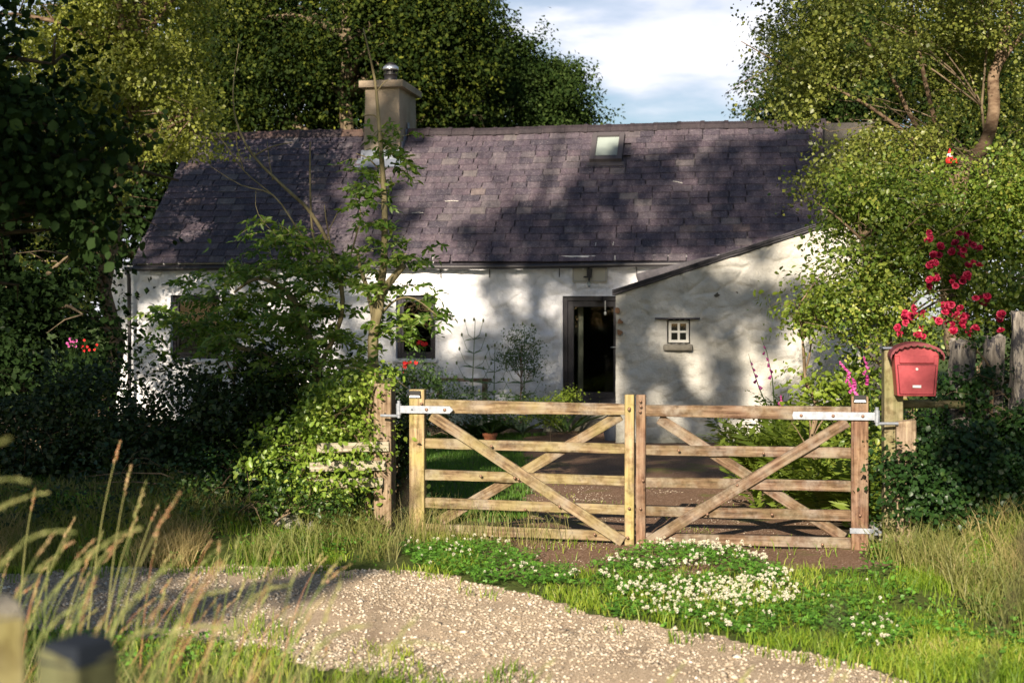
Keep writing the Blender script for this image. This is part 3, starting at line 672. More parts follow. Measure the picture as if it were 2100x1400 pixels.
mb.add([(l1,DL-.02,GRD),(l1,1.6,GRD),(l1,1.6,zt),(l1,DL-.02,zt)], [(0,1,2,3)])
h = lwin
for fc in ([(h[0],DL-.01,h[2]),(h[0],DL+.25,h[2]),(h[0],DL+.25,h[3]),(h[0],DL-.01,h[3])], [(h[1],DL-.01,h[2]),(h[1],DL+.25,h[2]),(h[1],DL+.25,h[3]),(h[1],DL-.01,h[3])],
           [(h[0],DL-.01,h[3]),(h[1],DL-.01,h[3]),(h[1],DL+.25,h[3]),(h[0],DL+.25,h[3])], [(h[0],DL-.01,h[2]),(h[1],DL-.01,h[2]),(h[1],DL+.25,h[2]),(h[0],DL+.25,h[2])]):
    mb.add(fc, [(0,1,2,3)])
mb.build('wall', M['limewash'], ob, smooth=True)
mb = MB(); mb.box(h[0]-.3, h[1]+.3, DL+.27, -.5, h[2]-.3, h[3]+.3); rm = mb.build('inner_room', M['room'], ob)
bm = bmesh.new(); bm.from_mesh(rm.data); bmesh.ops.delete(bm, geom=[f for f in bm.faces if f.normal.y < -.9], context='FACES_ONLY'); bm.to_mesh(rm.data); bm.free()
# roof: deck plus a row of slate edges along the verge
mb = MB(); g = random.Random(8)
def lz(s): return zl+(s-l0)*slope
mb.prism([(l0-.03,lz(l0-.03)+.005),(l1+.1,lz(l1+.1)+.005),(l1+.1,lz(l1+.1)+.07),(l0-.03,lz(l0-.03)+.055)], DL-.03, -.03)
s = l0-.05
while s < l1+.1:
    L = g.uniform(.24,.36); y_ = DL-.10-g.uniform(0,.03); u = g.uniform(.0,.012); mb.cr = g.random()
    mb.prism([(s,lz(s)+.012+u),(s+L+.12,lz(s+L+.12)+.010+u),(s+L+.12,lz(s+L+.12)+.034+u),(s,lz(s)+.036+u)], y_+.03, y_+.5); mb.cr = g.random()
    mb.prism([(s,lz(s)+.078+u),(s+L+.12,lz(s+L+.12)+.076+u),(s+L+.12,lz(s+L+.12)+.094+u),(s,lz(s)+.096+u)], y_-.01, y_+.5)
    mb.prism([(s,lz(s)+.048+u),(s+L+.12,lz(s+L+.12)+.052+u),(s+L+.12,lz(s+L+.12)+.066+u),(s,lz(s)+.064+u)], y_, y_+.5); s += L
mb.build('roof', M['dark_slate'], ob)
mb = MB(); a_, b_ = hs(1304,-2.3), hs(1520,-2.3); za = EYE+(650-580)/F*hY(a_,-2.3); zb = EYE+(650-531)/F*hY(b_,-2.3)
zc_ = EYE+(650-547)/F*hY(hs(1436,-2.3),-2.3); c_ = hs(1436,-2.3)
mb.prism([(a_+.04,za),(c_,zc_),(b_,zb),(b_,zb+.10),(c_,zc_+.14),(a_,za+.15)], -2.34, -2.05)
mb.build('capping', M['dark_slate'], ob, bevel=.01)
f = frame_mb(shrink(lwin,.02), DL+.05, DL+.10, .045, mul=[(lwin[0]+lwin[1])/2], trans=[(lwin[2]+lwin[3])/2]).build('window', M['white_paint'], ob, bevel=.003)
i = shrink(lwin,.06); mb = MB(); pane(mb, i, DL+.072); mb.build('glass', M['glass'], f)
mb = MB(); mb.box(lwin[0]-.19, lwin[1]+.16, DL-.10, DL+.2, lwin[3]+.002, lwin[3]+.03); mb.build('lintel', M['dark_slate'], ob, bevel=.006)
mb = MB(); mb.box(lwin[0]-.06, lwin[1]+.05, DL-.13, DL+.2, lwin[2]-.11, lwin[2]-.004); mb.build('sill', M['stone'], ob, bevel=.035)
for (px, py) in ((1267,636),(1272,660),(1271,682),(1470,605)):
    s_ = hs(px,DL); z_ = EYE+(650-py)/F*hY(s_,DL)
    mb = MB(); V = []; g = random.Random(px)
    ang = sorted(g.uniform(0,6.28) for _ in range(9)); mb.prism([(s_+.05*g.uniform(.6,1.2)*math.cos(a), z_+.05*g.uniform(.6,1.2)*math.sin(a)) for a in ang], DL-.075, DL-.02)
    mb.build('bare_stone', nmat('bare_stone', (.24,.13,.07) if px<1400 else (.1,.09,.07), .95)[0], ob)
# bell lamp over the door
bl = empty('door_chime', hW(hs(1238,-.3), -.3, 0), -TH, 'small black bracket with a string of pale beads hanging by the cottage door', 'door chime')
z_ = z_at(1238,612); mb = MB(); mb.box(-.19, -.06, 0, .30, z_-.04, z_+.04); mb.tube([(-.08,0,z_+.03),(.0,-.02,z_+.03),(.04,-.02,z_-.02)], .008, 5); mb.build('bracket', M['black_metal'], bl)
mb = MB()
for k in range(5): mb.lathe([(.004,.014),(.013,0),(.004,-.014)], (.03,-.02,z_-.06-k*.035), 8)
mb.lathe([(.004,.04),(.022,.01),(.02,-.02),(.004,-.035)], (.03,-.02,z_-.27), 10); mb.build('beads', M['white_paint'], bl, smooth=True)

# ------------------------------------------------------------------ gates
GA = R(10.5); gc, gs = math.cos(GA), math.sin(GA); GX, GY = 2.664, 10.9
def gate_pt(t, d=0, z=0): return Vector((GX-t*gc+gs*d, GY+t*gs+gc*d, z))   # t metres to the left of the right-hand stile
ZT = [1.115, .80, .547, .32, .11]
def beam(name, p0, p1, th, ht, mat, parent, bevel=.006, ht1=None, tpr=False):
    """board between p0 and p1 (parent-local points), thickness along local y, height ht; mesh lies along its own x axis"""
    p0, p1 = Vector(p0), Vector(p1); L = (p1-p0).length; ht1 = ht1 or ht
    mb = MB(); n = 12; g = random.Random(hash((round(L,3), round(p0.z,3))) & 0xffff); V = []; Fc = []
    for i in range(n+1):
        x = L*i/n; h = ht+(ht1-ht)*i/n; e = [g.uniform(-.0025,.0025) for _ in range(4)]; y_ = g.uniform(-.0015,.0015)
        V += [(x,-th/2+y_,-h/2+e[0]),(x,th/2+y_,-h/2+e[1]),(x,th/2+y_,h/2+e[2]),(x,-th/2+y_,h/2+e[3])]
    for i in range(n):
        for k in range(4): Fc.append((i*4+k, (i+1)*4+k, (i+1)*4+(k+1)%4, i*4+(k+1)%4))
    Fc.append((0,1,2,3)); Fc.append((n*4+3,n*4+2,n*4+1,n*4)); mb.add(V, [tuple(reversed(f)) for f in Fc])
    dx = (p1-p0).normalized(); ang = math.atan2(dx.z, math.hypot(dx.x, dx.y)); rz = math.atan2(dx.y, dx.x)
    o = mb.build(name, mat, parent, bevel=bevel, loc=p0); o.rotation_euler = (0, -ang, rz); return o
def bolts(parent, pts, y, r=.012):
    for (x, z) in pts:
        mb = MB(); n = 10; V = []
        prof = [(r,0),(r*.9,-.004),(r*.5,-.007),(.001,-.008)]
        for (rr, yy) in prof:
            for k in range(n): V.append((rr*math.cos(6.283*k/n), yy, rr*math.sin(6.283*k/n)))
        mb.add(V, [(i*n+k, i*n+(k+1)%n, (i+1)*n+(k+1)%n, (i+1)*n+k) for i in range(3) for k in range(n)])
        mb.build('bolt', M['bolt'], parent, smooth=True, loc=(x, y, z))
def gate(name, x_hang, x_meet, label, side, stile_m, rail_m):
    """x axis along the gate (increasing to the right), local y away from the camera"""
    g = empty(name, gate_pt(x_hang if side>0 else x_hang), -GA, label, 'gate', 'pair of five-bar field gates')
    wdt = x_hang-x_meet if side < 0 else x_hang-x_meet
    return g
def build_gate(t_hang, t_meet, label, stile_m, rail_m, zoff, s_h, s_m):
    g = empty('field_gate', gate_pt(t_hang), -GA, label, 'gate', 'pair of wooden five-bar gates across the drive')
    X = t_hang-t_meet                       # local x of the meeting stile (positive = to the right)
    sg = 1 if X > 0 else -1
    # stiles stand along z: mesh x axis vertical
    def stile(x, wd, th, z0, z1, mat):
        mb = MB(); mb.box(-wd/2, wd/2, -th/2, th/2, 0, z1-z0); return mb.build('stile', mat, g, bevel=.008, loc=(x, 0, z0))
    stile(0, s_h, .085, zoff-.01, zoff+1.195, stile_m); stile(X, s_m, .07, -.04, 1.19, stile_m)
    xa = sg*s_h/2; xb = X-sg*s_m/2
    for i, z in enumerate(ZT):
        ht = (.112 if i == 0 else .083); ht1 = .088 if i == 0 else .078
        p0 = (xa, .005*(i%2), z+zoff-ht/2); p1 = (xb, .005*(i%2), z+zoff*.3-ht1/2-.006)
        if sg < 0: beam('rail', p1, p0, .04, ht1, rail_m, g, ht1=ht)
        else: beam('rail', p0, p1, .04, ht, rail_m, g, ht1=ht1)
    if sg > 0:
        beam('brace', (xa+.06, -.042, zoff+.99), (xb-.01, -.042, .035), .035, .085, rail_m, g)
        beam('brace', (xa+.10, .045, zoff+.12), (xb-.04, .045, 1.02), .035, .085, rail_m, g)
    else:
        beam('brace', (xb+.02, -.042, .035), (xa-.03, -.042, zoff+1.0), .035, .085, rail_m, g)
        beam('brace', (xb+.10, .045, 1.0), (xa-.05, .045, zoff+.10), .035, .085, rail_m, g)
    return g, X, sg, xa, xb
gl, X, sg, xa, xb = build_gate(3.486, 1.765, 'left leaf of the wooden gate pair, algae-yellowed tall stile beside the brown post', M['stile_wood'], M['gate_wood'], .02, .125, .075)
bolts(gl, [(.045,1.10),(X,1.075),(X+.002,.30),(X-.01,.07),(X*.31,.53),(.62,.77),(X*.47,.52),(.84,.51),(X*.52,.27),(1.17,.30),(1.45,.09)], -.063)
bolts(gl, [(X+.002,1.08)], -.04, .014)
gr, X2, sg2, xa2, xb2 = build_gate(0.0, 1.675, 'right leaf of the wooden gate pair, reddish brown stile beside the letter box post', M['stile_dark'], M['gate_wood_dark'], .0, .128, .075)
bolts(gr, [(X2,1.14),(X2+.003,1.10),(X2-.003,1.06),(X2,.30),(X2+.3,.76),(X2+.12,.06),(X2+.52,.27),(X2+.95,.75),(X2+.75,.50),(-.66,.28),(-.28,.06),(X2+.02,.52),(0,.29)], -.063)
# caps (black and white reflectors) on the outer stiles
for g_, x in ((gl,-.01),(gr,.0)):
    mb = MB(); mb.prism([(-.05,.0),(.05,.0),(.045,.055),(-.045,.055)], -.062, -.045); rf = mb.build('reflector', M['black_metal'], g_, bevel=.003, loc=(x,0,1.15))
    mb = MB(); mb.prism([(-.045,.002),(.045,.002),(.038,.018),(-.038,.018)], -.070, -.0625); mb.build('reflector_strip', M['white_plastic'], rf)
# strap hinges
def strap(g_, x0, x1, z, pinx, sgn):
    mb = MB(); y0, y1 = -.072, -.064
    if sgn > 0: mb.prism([(x0,z-.03),(x1-.03,z-.03),(x1,z),(x1-.03,z+.03),(x0,z+.03)], y0, y1)
    else: mb.prism([(x0,z-.03),(x1,z-.03),(x1,z+.03),(x0,z+.03),(x0-.008,z)], y0, y1)
    h = mb.build('strap_hinge', M['galvanised'], g_, bevel=.002)
    mb = MB(); mb.lathe([(.022,-.045),(.022,.045)], (pinx,-.055,z), 14); mb.lathe([(.014,-.07),(.014,.07)], (pinx,-.055,z-.0), 12)
    mb.tube([(pinx,-.055,z-.055),(pinx-sgn*.16,-.02,z-.055)], .012, 8)
    mb.build('hinge_pin', M['galvanised'], h, smooth=False)
    return h
h1 = strap(gl, -.13, .31, 1.055, -.145, 1); bolts(h1, [(.09,1.055),(.24,1.055)], -.074, .014)
mb = MB(); mb.lathe([(.007,0),(.007,.004)], (0,0,0), 8); mb.build('bolt', M['iron'], h1, loc=(-.03,-.074,1.055), rot=(R(90),0,0))
h2 = strap(gr, -.50, .11, 1.045, .125, -1); bolts(h2, [(-.44,1.045),(-.20,1.045),(.02,1.045)], -.074, .013)
mb = MB(); mb.box(-.075,.085,-.052,-.0435,.150,.190); mb.tube([(.07,-.048,.17),(.13,-.04,.17)], .016, 6); mb.tube([(.12,-.03,.14),(.12,-.03,.22)], .018, 8); mb.tube([(.07,-.03,.16),(.16,-.03,.16)], .010, 6)
mb.build('lower_hinge', M['galvanised'], gr)

# ------------------------------------------------------------------ posts and fences beside the gates
def post(name, base, w_, d_, h_, mat, label, cat, rz=0, bev=.012, group=None, seed=1, cap=None):
    e = MB(); g = random.Random(seed); n = 8
    V = []; Fc = []
    for i in range(n+1):
        z = h_*i/n
        for (sx, sy) in ((-1,-1),(1,-1),(1,1),(-1,1)): V.append((sx*w_/2*g.uniform(.985,1.01), sy*d_/2*g.uniform(.985,1.01), z+(g.uniform(-.012,.012) if i==n else 0)))
    for i in range(n):
        for k in range(4): Fc.append((i*4+k, i*4+(k+1)%4, (i+1)*4+(k+1)%4, (i+1)*4+k))
    Fc.append((n*4,n*4+1,n*4+2,n*4+3)); e.add(V, Fc)
    o = e.build(name, mat, None, bevel=bev, loc=base, rot=(0,0,rz)); return tag(o, label, cat, group)
pL = W(789, 785, 11.75)
post('gate_post', (pL.x, pL.y, -.1), .15, .16, pL.z+.1, woodmat('post_up', (.10,.065,.04), (.20,.14,.09), (.32,.24,.165), .15, (.22,.20,.1), .2, axis=2), 'thick weathered brown gate post left of the gate, overgrown at its top', 'post', -GA)
# the gate posts grain runs upward: stiles too
for m_ in ('stile_wood','stile_dark','green_post','dark_post'):
    pass
fe = empty('board_fence', (pL.x, pL.y, 0), 0, 'short fence of pale boards half hidden by leaves left of the gate post', 'fence')
for (xa_, xb_, py, m_) in ((655, 797, 916, 'board_wood'), (640, 790, 955, 'board_wood'), (650, 785, 990, 'board_wood')):
    a = W(xa_, py, 11.75)-pL; b = W(xb_, py+1, 11.62)-pL; zz = W(700,py,11.6).z
    beam('board', (a.x, -.14, zz-.01), (b.x, -.10, zz), .03, .078, M[m_], fe)
# right post carrying the letter box
D = 11.0; a = W(1830, 715, D)
gp2 = post('gate_post', (a.x, a.y, -.1), .145, .15, a.z+.1, woodmat('post_green', (.10,.085,.045), (.20,.17,.095), (.30,.25,.15), .5, (.17,.17,.06), .2, axis=2), 'greenish wooden post right of the gate carrying the red letter box', 'post', -.1, seed=4)
mb = MB(); mb.box(-.085,.09,-.09,.09,a.z+.1,a.z+.115); mb.build('cap', M['lead'], gp2, bevel=.004)
a = W(1857, 862, 10.9); post('stump_post', (a.x, a.y, -.1), .15, .10, a.z+.1, woodmat('post_stump', (.13,.09,.06), (.25,.18,.13), (.36,.28,.2), .1, axis=2), 'short pinkish timber stub at the foot of the letter box post', 'post', -.1, seed=5)
a = W(1832, 829, 11.1); b = W(1975, 830, 11.25)
mb = MB(); mb.tube([a, a.lerp(b,.5)+Vector((0,0,.008)), b], [.036,.034,.034], 12); tag(mb.build('log_rail', M['green_post'], smooth=True), 'round greenish log rail running right below the letter box', 'rail')
def sleeper(px0, px1, ytop, D, label, seed):
    g = random.Random(seed); w_ = (px1-px0)/F*D; a = W((px0+px1)/2, ytop, D); n = 22; mb = MB(); V = []; K = 12
    for i in range(n+1):
        z = -.1+(a.z+.1)*i/n
        for k in range(K):
            q = 2*math.pi*k/K; r = (.5+.06*math.sin(3*q+seed+i*.3)+g.uniform(-.03,.03))
            sx = math.copysign(abs(math.cos(q))**.6, math.cos(q)); sy = math.copysign(abs(math.sin(q))**.6, math.sin(q))
            V.append((sx*r*w_, sy*r*.14, z+(g.uniform(-.03,.03) if i==n else 0)))
    Fc = [(i*K+k, i*K+(k+1)%K, (i+1)*K+(k+1)%K, (i+1)*K+k) for i in range(n) for k in range(K)]+[tuple(range(n*K,(n+1)*K))]
    mb.add(V, Fc); tag(mb.build('sleeper', M['driftwood'], loc=(a.x,a.y,0), rot=(0,0,g.uniform(-.1,.1))), label, 'sleeper', 'weathered upright timbers of the right fence')
sleeper(1950, 1999, 700, 11.5, 'silvery weathered upright timber with black cracks just right of the letter box', 1)
sleeper(2018, 2058, 690, 11.75, 'weathered upright timber behind the ivy, between two wider silvery ones', 2)
sleeper(2072, 2130, 640, 11.4, 'tallest silvery weathered upright timber at the right edge of the photo', 3)
sleeper(2150, 2200, 660, 11.4, 'weathered upright timber beyond the right edge of the photo', 4)

# letter box
lb = empty('letter_box', W(1880, 812, 10.78), -.12, 'red metal letter box with a scalloped arched lid on the greenish post', 'letter box')
s_ = 10.78/F
def bw(px): return (px-1880)*s_
Hb = 95*s_; d1_, d2_ = 0.0, .11
mb = MB(); V = [(-.142,0,0),(.142,0,0),(.150,.12,0),(-.150,.12,0),(-.165,0,.30),(.165,0,.30),(.172,.14,.30),(-.172,.14,.30)]
mb.add(V, [(0,3,2,1),(0,1,5,4),(1,2,6,5),(2,3,7,6),(3,0,4,7)])
arc = [(.165*math.cos(q), .30+.075*math.sin(q)) for q in np.linspace(0, math.pi, 15)]
mb.prism([(x,z) for x, z in arc], 0.0, .14)
mb.build('body', M['mailbox_red'], lb, bevel=.004)
mb = MB(); mb.prism([(-.127,.011),(.127,.011),(.145,.237),(-.145,.237)], -.0025, -.0008); mb.build('door_seam', nmat('seam_red', (.05,.004,.006), .7)[0], lb)
mb = MB(); mb.prism([(-.122,.015),(.122,.015),(.140,.232),(-.140,.232)], -.008, -.001); bd = mb.build('door', M['mailbox_red'], lb, bevel=.003)
mb = MB(); mb.box(-.128,.128,-.014,-.001,.25,.305); mb.box(-.128,.128,-.022,-.014,.25,.262); mb.build('flap', M['mailbox_red'], lb, bevel=.003)
mb = MB(); mb.lathe([(.001,.006),(.010,.006),(.012,0)], (0,0,0), 14); mb.build('lock', M['steel'], bd, loc=(.0,-.009,.205), rot=(R(90),0,0))
mb = MB(); mb.box(-.033,.033,-.013,-.009,.062,.084); npl = mb.build('name_plate', M['steel'], bd, bevel=.002)
mb = MB(); mb.box(-.026,.026,-.0145,-.0132,.067,.079); mb.build('name_card', M['white_plastic'], npl)
# scalloped lid
mb = MB(); K = 56; V = []
for i in range(K+1):
    q = R(-12)+(math.pi+R(24))*i/K; rx, rz = .200, .105; x = rx*math.cos(q); z = .295+rz*math.sin(q)
    sc = .012*abs(math.sin(i*math.pi/4)); nxn, nzn = math.cos(q), math.sin(q)
    V += [(x-nxn*.006, -.05, z-nzn*.006-.006-sc), (x, -.05, z+.003), (x, .16, z+.012), (x-nxn*.006, .16, z-nzn*.006+.006), (x-nxn*.004,-.048,z-.003)]
Fc = []
for i in range(K):
    a, b = i*5, (i+1)*5; Fc += [(a,b,b+1,a+1),(a+1,b+1,b+2,a+2),(a+2,b+2,b+3,a+3),(a+3,b+3,b+4,a+4),(a+4,b+4,b,a)]
mb.add(V, [tuple(reversed(f)) for f in Fc]); mb.build('lid', nmat('lid_red', (.17,.035,.042), .6, .3)[0], lb, smooth=False)

# foreground posts by the photographer
def fgpost(px0, px1, ytop, D, label, mat, rz, seed, capm):
    w_ = (px1-px0)/F*D; a = W((px0+px1)/2, ytop, D); b0 = float(gz(a.x, max(D,3)))
    o = post('fence_post', (a.x, a.y, b0-.2), w_*.9, w_*.9, a.z-b0+.2, mat, label, 'fence post', rz, .006, 'blurred fence posts in the foreground', seed)
    mb = MB(); e_ = w_*.46; h_ = a.z-b0+.2; mb.add([(-e_,-e_,h_-.012),(e_,-e_,h_-.012),(e_,e_,h_-.012),(-e_,e_,h_-.012),(-e_*.8,-e_*.8,h_+.016),(e_*.8,-e_*.8,h_+.016),(e_*.8,e_*.8,h_+.02),(-e_*.8,e_*.8,h_+.02)], [(4,5,6,7),(0,1,5,4),(1,2,6,5),(2,3,7,6),(3,0,4,7)])
    mb.build('post_top', capm, o, bevel=.004)
fgpost(-66, 42, 1250, 2.5, 'blurred pale fence post with a grey top at the lower left corner of the photo', woodmat('fg_a', (.2,.17,.08), (.2,.17,.085), (.25,.22,.13), .3, axis=2), R(38), 1, M['stone'])
fgpost(95, 225, 1335, 2.05, 'blurred dark mossy fence post with a black top, near the lower left corner', M['dark_post'], R(-30), 2, M['slate_top'])

#PLANTS#
# ------------------------------------------------------------------ trees and plants
def El(px, py, D, rx, ry, rd=None):            # ellipsoid: centre by direction and distance, radii rx, ry in photo pixels at that distance
    p = W(px, py, D); a, b = rx/F*D, ry/F*D; return (p.x, p.y, p.z, a, rd if rd else a, b)
def off(ells, b): return [(e[0]-b[0], e[1]-b[1], e[2]-b[2], e[3], e[4], e[5]) for e in ells]
def plant(name, label, cat, base, group=None):
    return empty(name, base, 0, label, cat, group)
def limbs(root, trunk_pts, trunk_r, targets, mat, name='trunk', seed=1, lr=.35, n=8, twigs=0, twl=.8):
    g = random.Random(seed); mb = MB(); m = len(trunk_pts)
    mb.tube(trunk_pts, taper(m, trunk_r, trunk_r*.25), 10)
    for t in targets:
        t = Vector(t); c = [p for p in trunk_pts if p[2] < t.z-.2] or [trunk_pts[0]]
        k = min(range(len(c)), key=lambda i: (Vector(c[i])-t).length); s = Vector(c[k]); L = (t-s).length
        mid = s.lerp(t, .5)+Vector((g.uniform(-.1,.1), g.uniform(-.1,.1), .12))*L
        pts = [s, s.lerp(mid,.5)+Vector((g.uniform(-.03,.03),0,.02))*L, mid, mid.lerp(t,.5)+Vector((0,g.uniform(-.04,.04),.02))*L, t]
        r = trunk_r*lr; mb.tube(pts, [r, r*.8, r*.6, r*.4, r*.15], 6)
        for _ in range(twigs):
            a = pts[g.randrange(2,5)]; d = Vector((g.gauss(0,1), g.gauss(0,1), g.gauss(0,.6))).normalized()*twl*g.uniform(.5,1.2)
            mb.tube([a, a+d*.5+Vector((0,0,.05)), a+d], [r*.25, r*.16, r*.06], 4)
    return mb.build(name, mat, root, smooth=True)
def boughs(ells, n, f, seed, flat=.6):
    g = np.random.default_rng(seed); out = []
    for e in ells:
        for _ in range(n):
            d = g.normal(size=3); d[1] = -abs(d[1])*.8 if g.random() < .75 else d[1]; d /= np.linalg.norm(d); k = g.uniform(.55,.95); s = f*g.uniform(.6,1.25)
            out.append((e[0]+d[0]*e[3]*k, e[1]+d[1]*e[4]*k, e[2]+d[2]*e[5]*k, e[3]*s, e[4]*s*.6, e[5]*s*flat))
    return out
def tree(name, label, cat, base, ells, ncl, per, spread, size, mat, bark, tr, seed, group=None, shell=.55, aspect=.36, droop=.5, nl=14, twigs=3, top=None, keep=None, rich=False, squash=.7, twl=.9, carve=.33, bough=0, bf=.36):
    base = Vector(base); root = plant(name, label, cat, base, group); le = off(ells, base)
    if bough: le = boughs(le, bough, bf, seed)+le[:]
    k = (lambda P: keep(P+np.array(base))) if keep else None
    cr_, c = crown('crown', le, ncl, per, spread, size, mat, root, shell, seed, aspect, droop, k, rich, squash, carve)
    g = random.Random(seed); tp = Vector(top)-base if top else Vector((le[0][0], le[0][1], le[0][2]+le[0][5]*.5))
    pts = jitter_path((0,0,-.3), tp, 7, tp.length*.035, g)
    c = c[k(c)] if k else c; tg = [tuple(c[g.randrange(len(c))]) for _ in range(nl)]+[e[:3] for e in le[-12:]]
    limbs(root, pts, tr, tg, bark, 'trunk', seed, .4, twigs=twigs, twl=twl); return root
def G(px, D): x = (px-1050)/F*D; return (x, D, float(gz(x, min(D,33))))
# --- wood behind the cottage
tree('beech_tree', 'olive green sunlit crown directly behind the tall chimney', 'tree', G(800,37),
     [El(700,60,37,190,170,2), El(830,60,36.5,150,190,2), El(740,-120,37,200,140,2.4), El(560,170,38,160,140,2), El(930,190,37,110,100,1.8)], 2300, 70, .34, .11, M['oak_leaf'], M['bark'], .35, 11, 'wood behind the cottage', .75, bough=12, bf=.34, carve=.5)
tree('beech_tree', 'crown left of the tall chimney, dark hollows between yellow-green sprays', 'tree', G(520,40),
     [El(500,60,40,150,150,3), El(440,-100,40,200,130,3), El(560,190,39,150,130,3), El(380,200,40,150,140,3)], 1200, 70, .38, .115, M['oak_leaf'], M['bark'], .3, 12, 'wood behind the cottage', .75, bough=12, bf=.34, carve=.5)
tree('elm_tree', 'dark green rounded crown stepping down to the open sky', 'tree', G(1090,41),
     [El(895,40,40,70,110,2), El(1030,140,41,70,75,2), El(1125,200,42,55,68,1.6), El(1180,245,42,35,30,1.5), El(1040,235,41,130,75,2), El(830,-60,40,100,110,2)], 2400, 80, .28, .10, M['elm_leaf'], M['bark'], .3, 13, 'wood behind the cottage', .75, bough=13, carve=.28)
tree('elm_tree', 'low dark crown peeping over the ridge between the chimney and the left birch', 'tree', G(640,46),
     [El(60,470,44,320,220,2), El(330,400,46,260,160,3), El(620,240,46,260,90,3), El(900,250,46,260,70,3), El(300,150,46,260,200,3), El(650,60,47,300,160,3)], 1500, 40, .6, .22, M['sycamore_leaf'], M['bark'], .3, 14, 'wood behind the cottage', .3)
tree('elm_tree', 'dark green crown behind the right birch, above the right end of the ridge', 'tree', G(1660,38),
     [El(1665,180,38,70,75,2), El(1720,90,38,120,110,2), El(1690,230,38,110,50,1.8), El(1560,262,39,34,14,.6)], 1100, 80, .28, .10, M['elm_leaf'], M['bark'], .25, 15, 'wood behind the cottage', .75, bough=13, carve=.28)
tree('elm_tree', 'tall dark crown at the top right corner, behind the curved birch trunk', 'tree', G(1980,34),
     [El(1960,330,34,200,120,2.4), El(1900,120,34,150,130,2.2), El(2060,60,34,120,160,2.2), El(2100,300,33,120,140,2)], 1200, 70, .34, .11, M['elm_leaf'], M['bark'], .25, 16, 'wood behind the cottage', .75, bough=13, carve=.28)
# --- left side
tree('birch_tree', 'tall yellow-green birch overhanging the left end of the roof', 'tree', G(215,23.5),
     [El(260,60,24,170,150,1.6), El(330,190,23.6,110,110,1.3), El(210,330,23.5,150,150,1.5), El(150,520,23,140,140,1.4), El(250,-80,24,220,110,1.7), El(100,180,24,150,200,1.6), El(240,430,23,60,90,.8), El(310,330,23,75,60,.7), El(390,270,23,40,80,.5)],
     2900, 44, .20, .062, M['birch_leaf'], M['birch_bark'], .17, 21, None, .6, .42, .9, bough=9, bf=.34, nl=26, twigs=4, squash=1.1,
     keep=lambda P: ~((P[:,0]/P[:,1]*F+1050 > 262+ (650-(P[:,2]-EYE)/P[:,1]*F-400)*-.35) & (650-(P[:,2]-EYE)/P[:,1]*F > 330)))
tree('holly_tree', 'dark evergreen mass filling the left edge beside the white wall end', 'tree', G(90,19),
     [El(10,560,19,110,170,1.2), El(-60,400,19,170,260,1.3), El(60,650,18.5,50,110,.8), El(20,760,18,230,120,1)], 1300, 40, .26, .09, M['sycamore_leaf'], M['bark'], .14, 22, None, .3)
SYC = [El(20,60,9,80,110,.6), El(60,200,9,90,90,.6), El(30,300,9,160,150,.8), El(180,330,8.8,110,80,.5), El(120,470,9,140,70,.6), El(250,420,9,60,60,.4), El(-60,120,9,140,260,.9)]
tree('sycamore_tree', 'near dark broad-leaved branches hanging into the upper left corner', 'tree', (-5.0,9.3,0), SYC, 760, 11, .13, .062, M['sycamore_leaf'], M['dark_bark'], .12, 23, None, .2, .42, .8, nl=12, twigs=3, rich=True, top=W(-150,-200,9), twl=.3, carve=.4)
# --- hedge on the left bank
def shrub(name, label, cat, base, ells, ncl, per, spread, size, mat, seed, group=None, bark='twig', tr=.03, shell=.4, aspect=.31, droop=.3, nl=18, twigs=3, rich=True, twl=.3, keep=None, squash=.8):
    return tree(name, label, cat, base, ells, ncl, per, spread, size, mat, M[bark], tr, seed, group, shell, aspect, droop, nl, twigs, None, keep, rich, squash, twl)
HG = 'overgrown hedge on the left bank'
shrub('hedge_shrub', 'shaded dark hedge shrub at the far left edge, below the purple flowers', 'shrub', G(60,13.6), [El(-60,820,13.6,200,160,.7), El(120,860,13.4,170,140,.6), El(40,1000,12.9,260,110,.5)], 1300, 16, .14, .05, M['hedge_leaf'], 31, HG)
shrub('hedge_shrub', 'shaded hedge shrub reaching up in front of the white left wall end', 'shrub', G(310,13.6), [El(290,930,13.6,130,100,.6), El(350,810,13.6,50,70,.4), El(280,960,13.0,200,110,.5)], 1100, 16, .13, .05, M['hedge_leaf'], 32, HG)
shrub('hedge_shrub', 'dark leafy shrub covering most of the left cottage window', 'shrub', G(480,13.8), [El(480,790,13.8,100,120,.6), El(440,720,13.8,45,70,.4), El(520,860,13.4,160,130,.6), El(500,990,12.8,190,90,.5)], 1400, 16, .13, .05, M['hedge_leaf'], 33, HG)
shrub('ivy_bank', 'glossy ivy trailing down the shaded bank behind the long grass', 'ivy', G(470,11.9), [El(430,1010,12.1,200,70,.3), El(640,1000,12.2,140,60,.3), El(250,1060,12,160,50,.3)], 600, 14, .12, .045, M['ivy_leaf'], 34, HG, shell=.7)
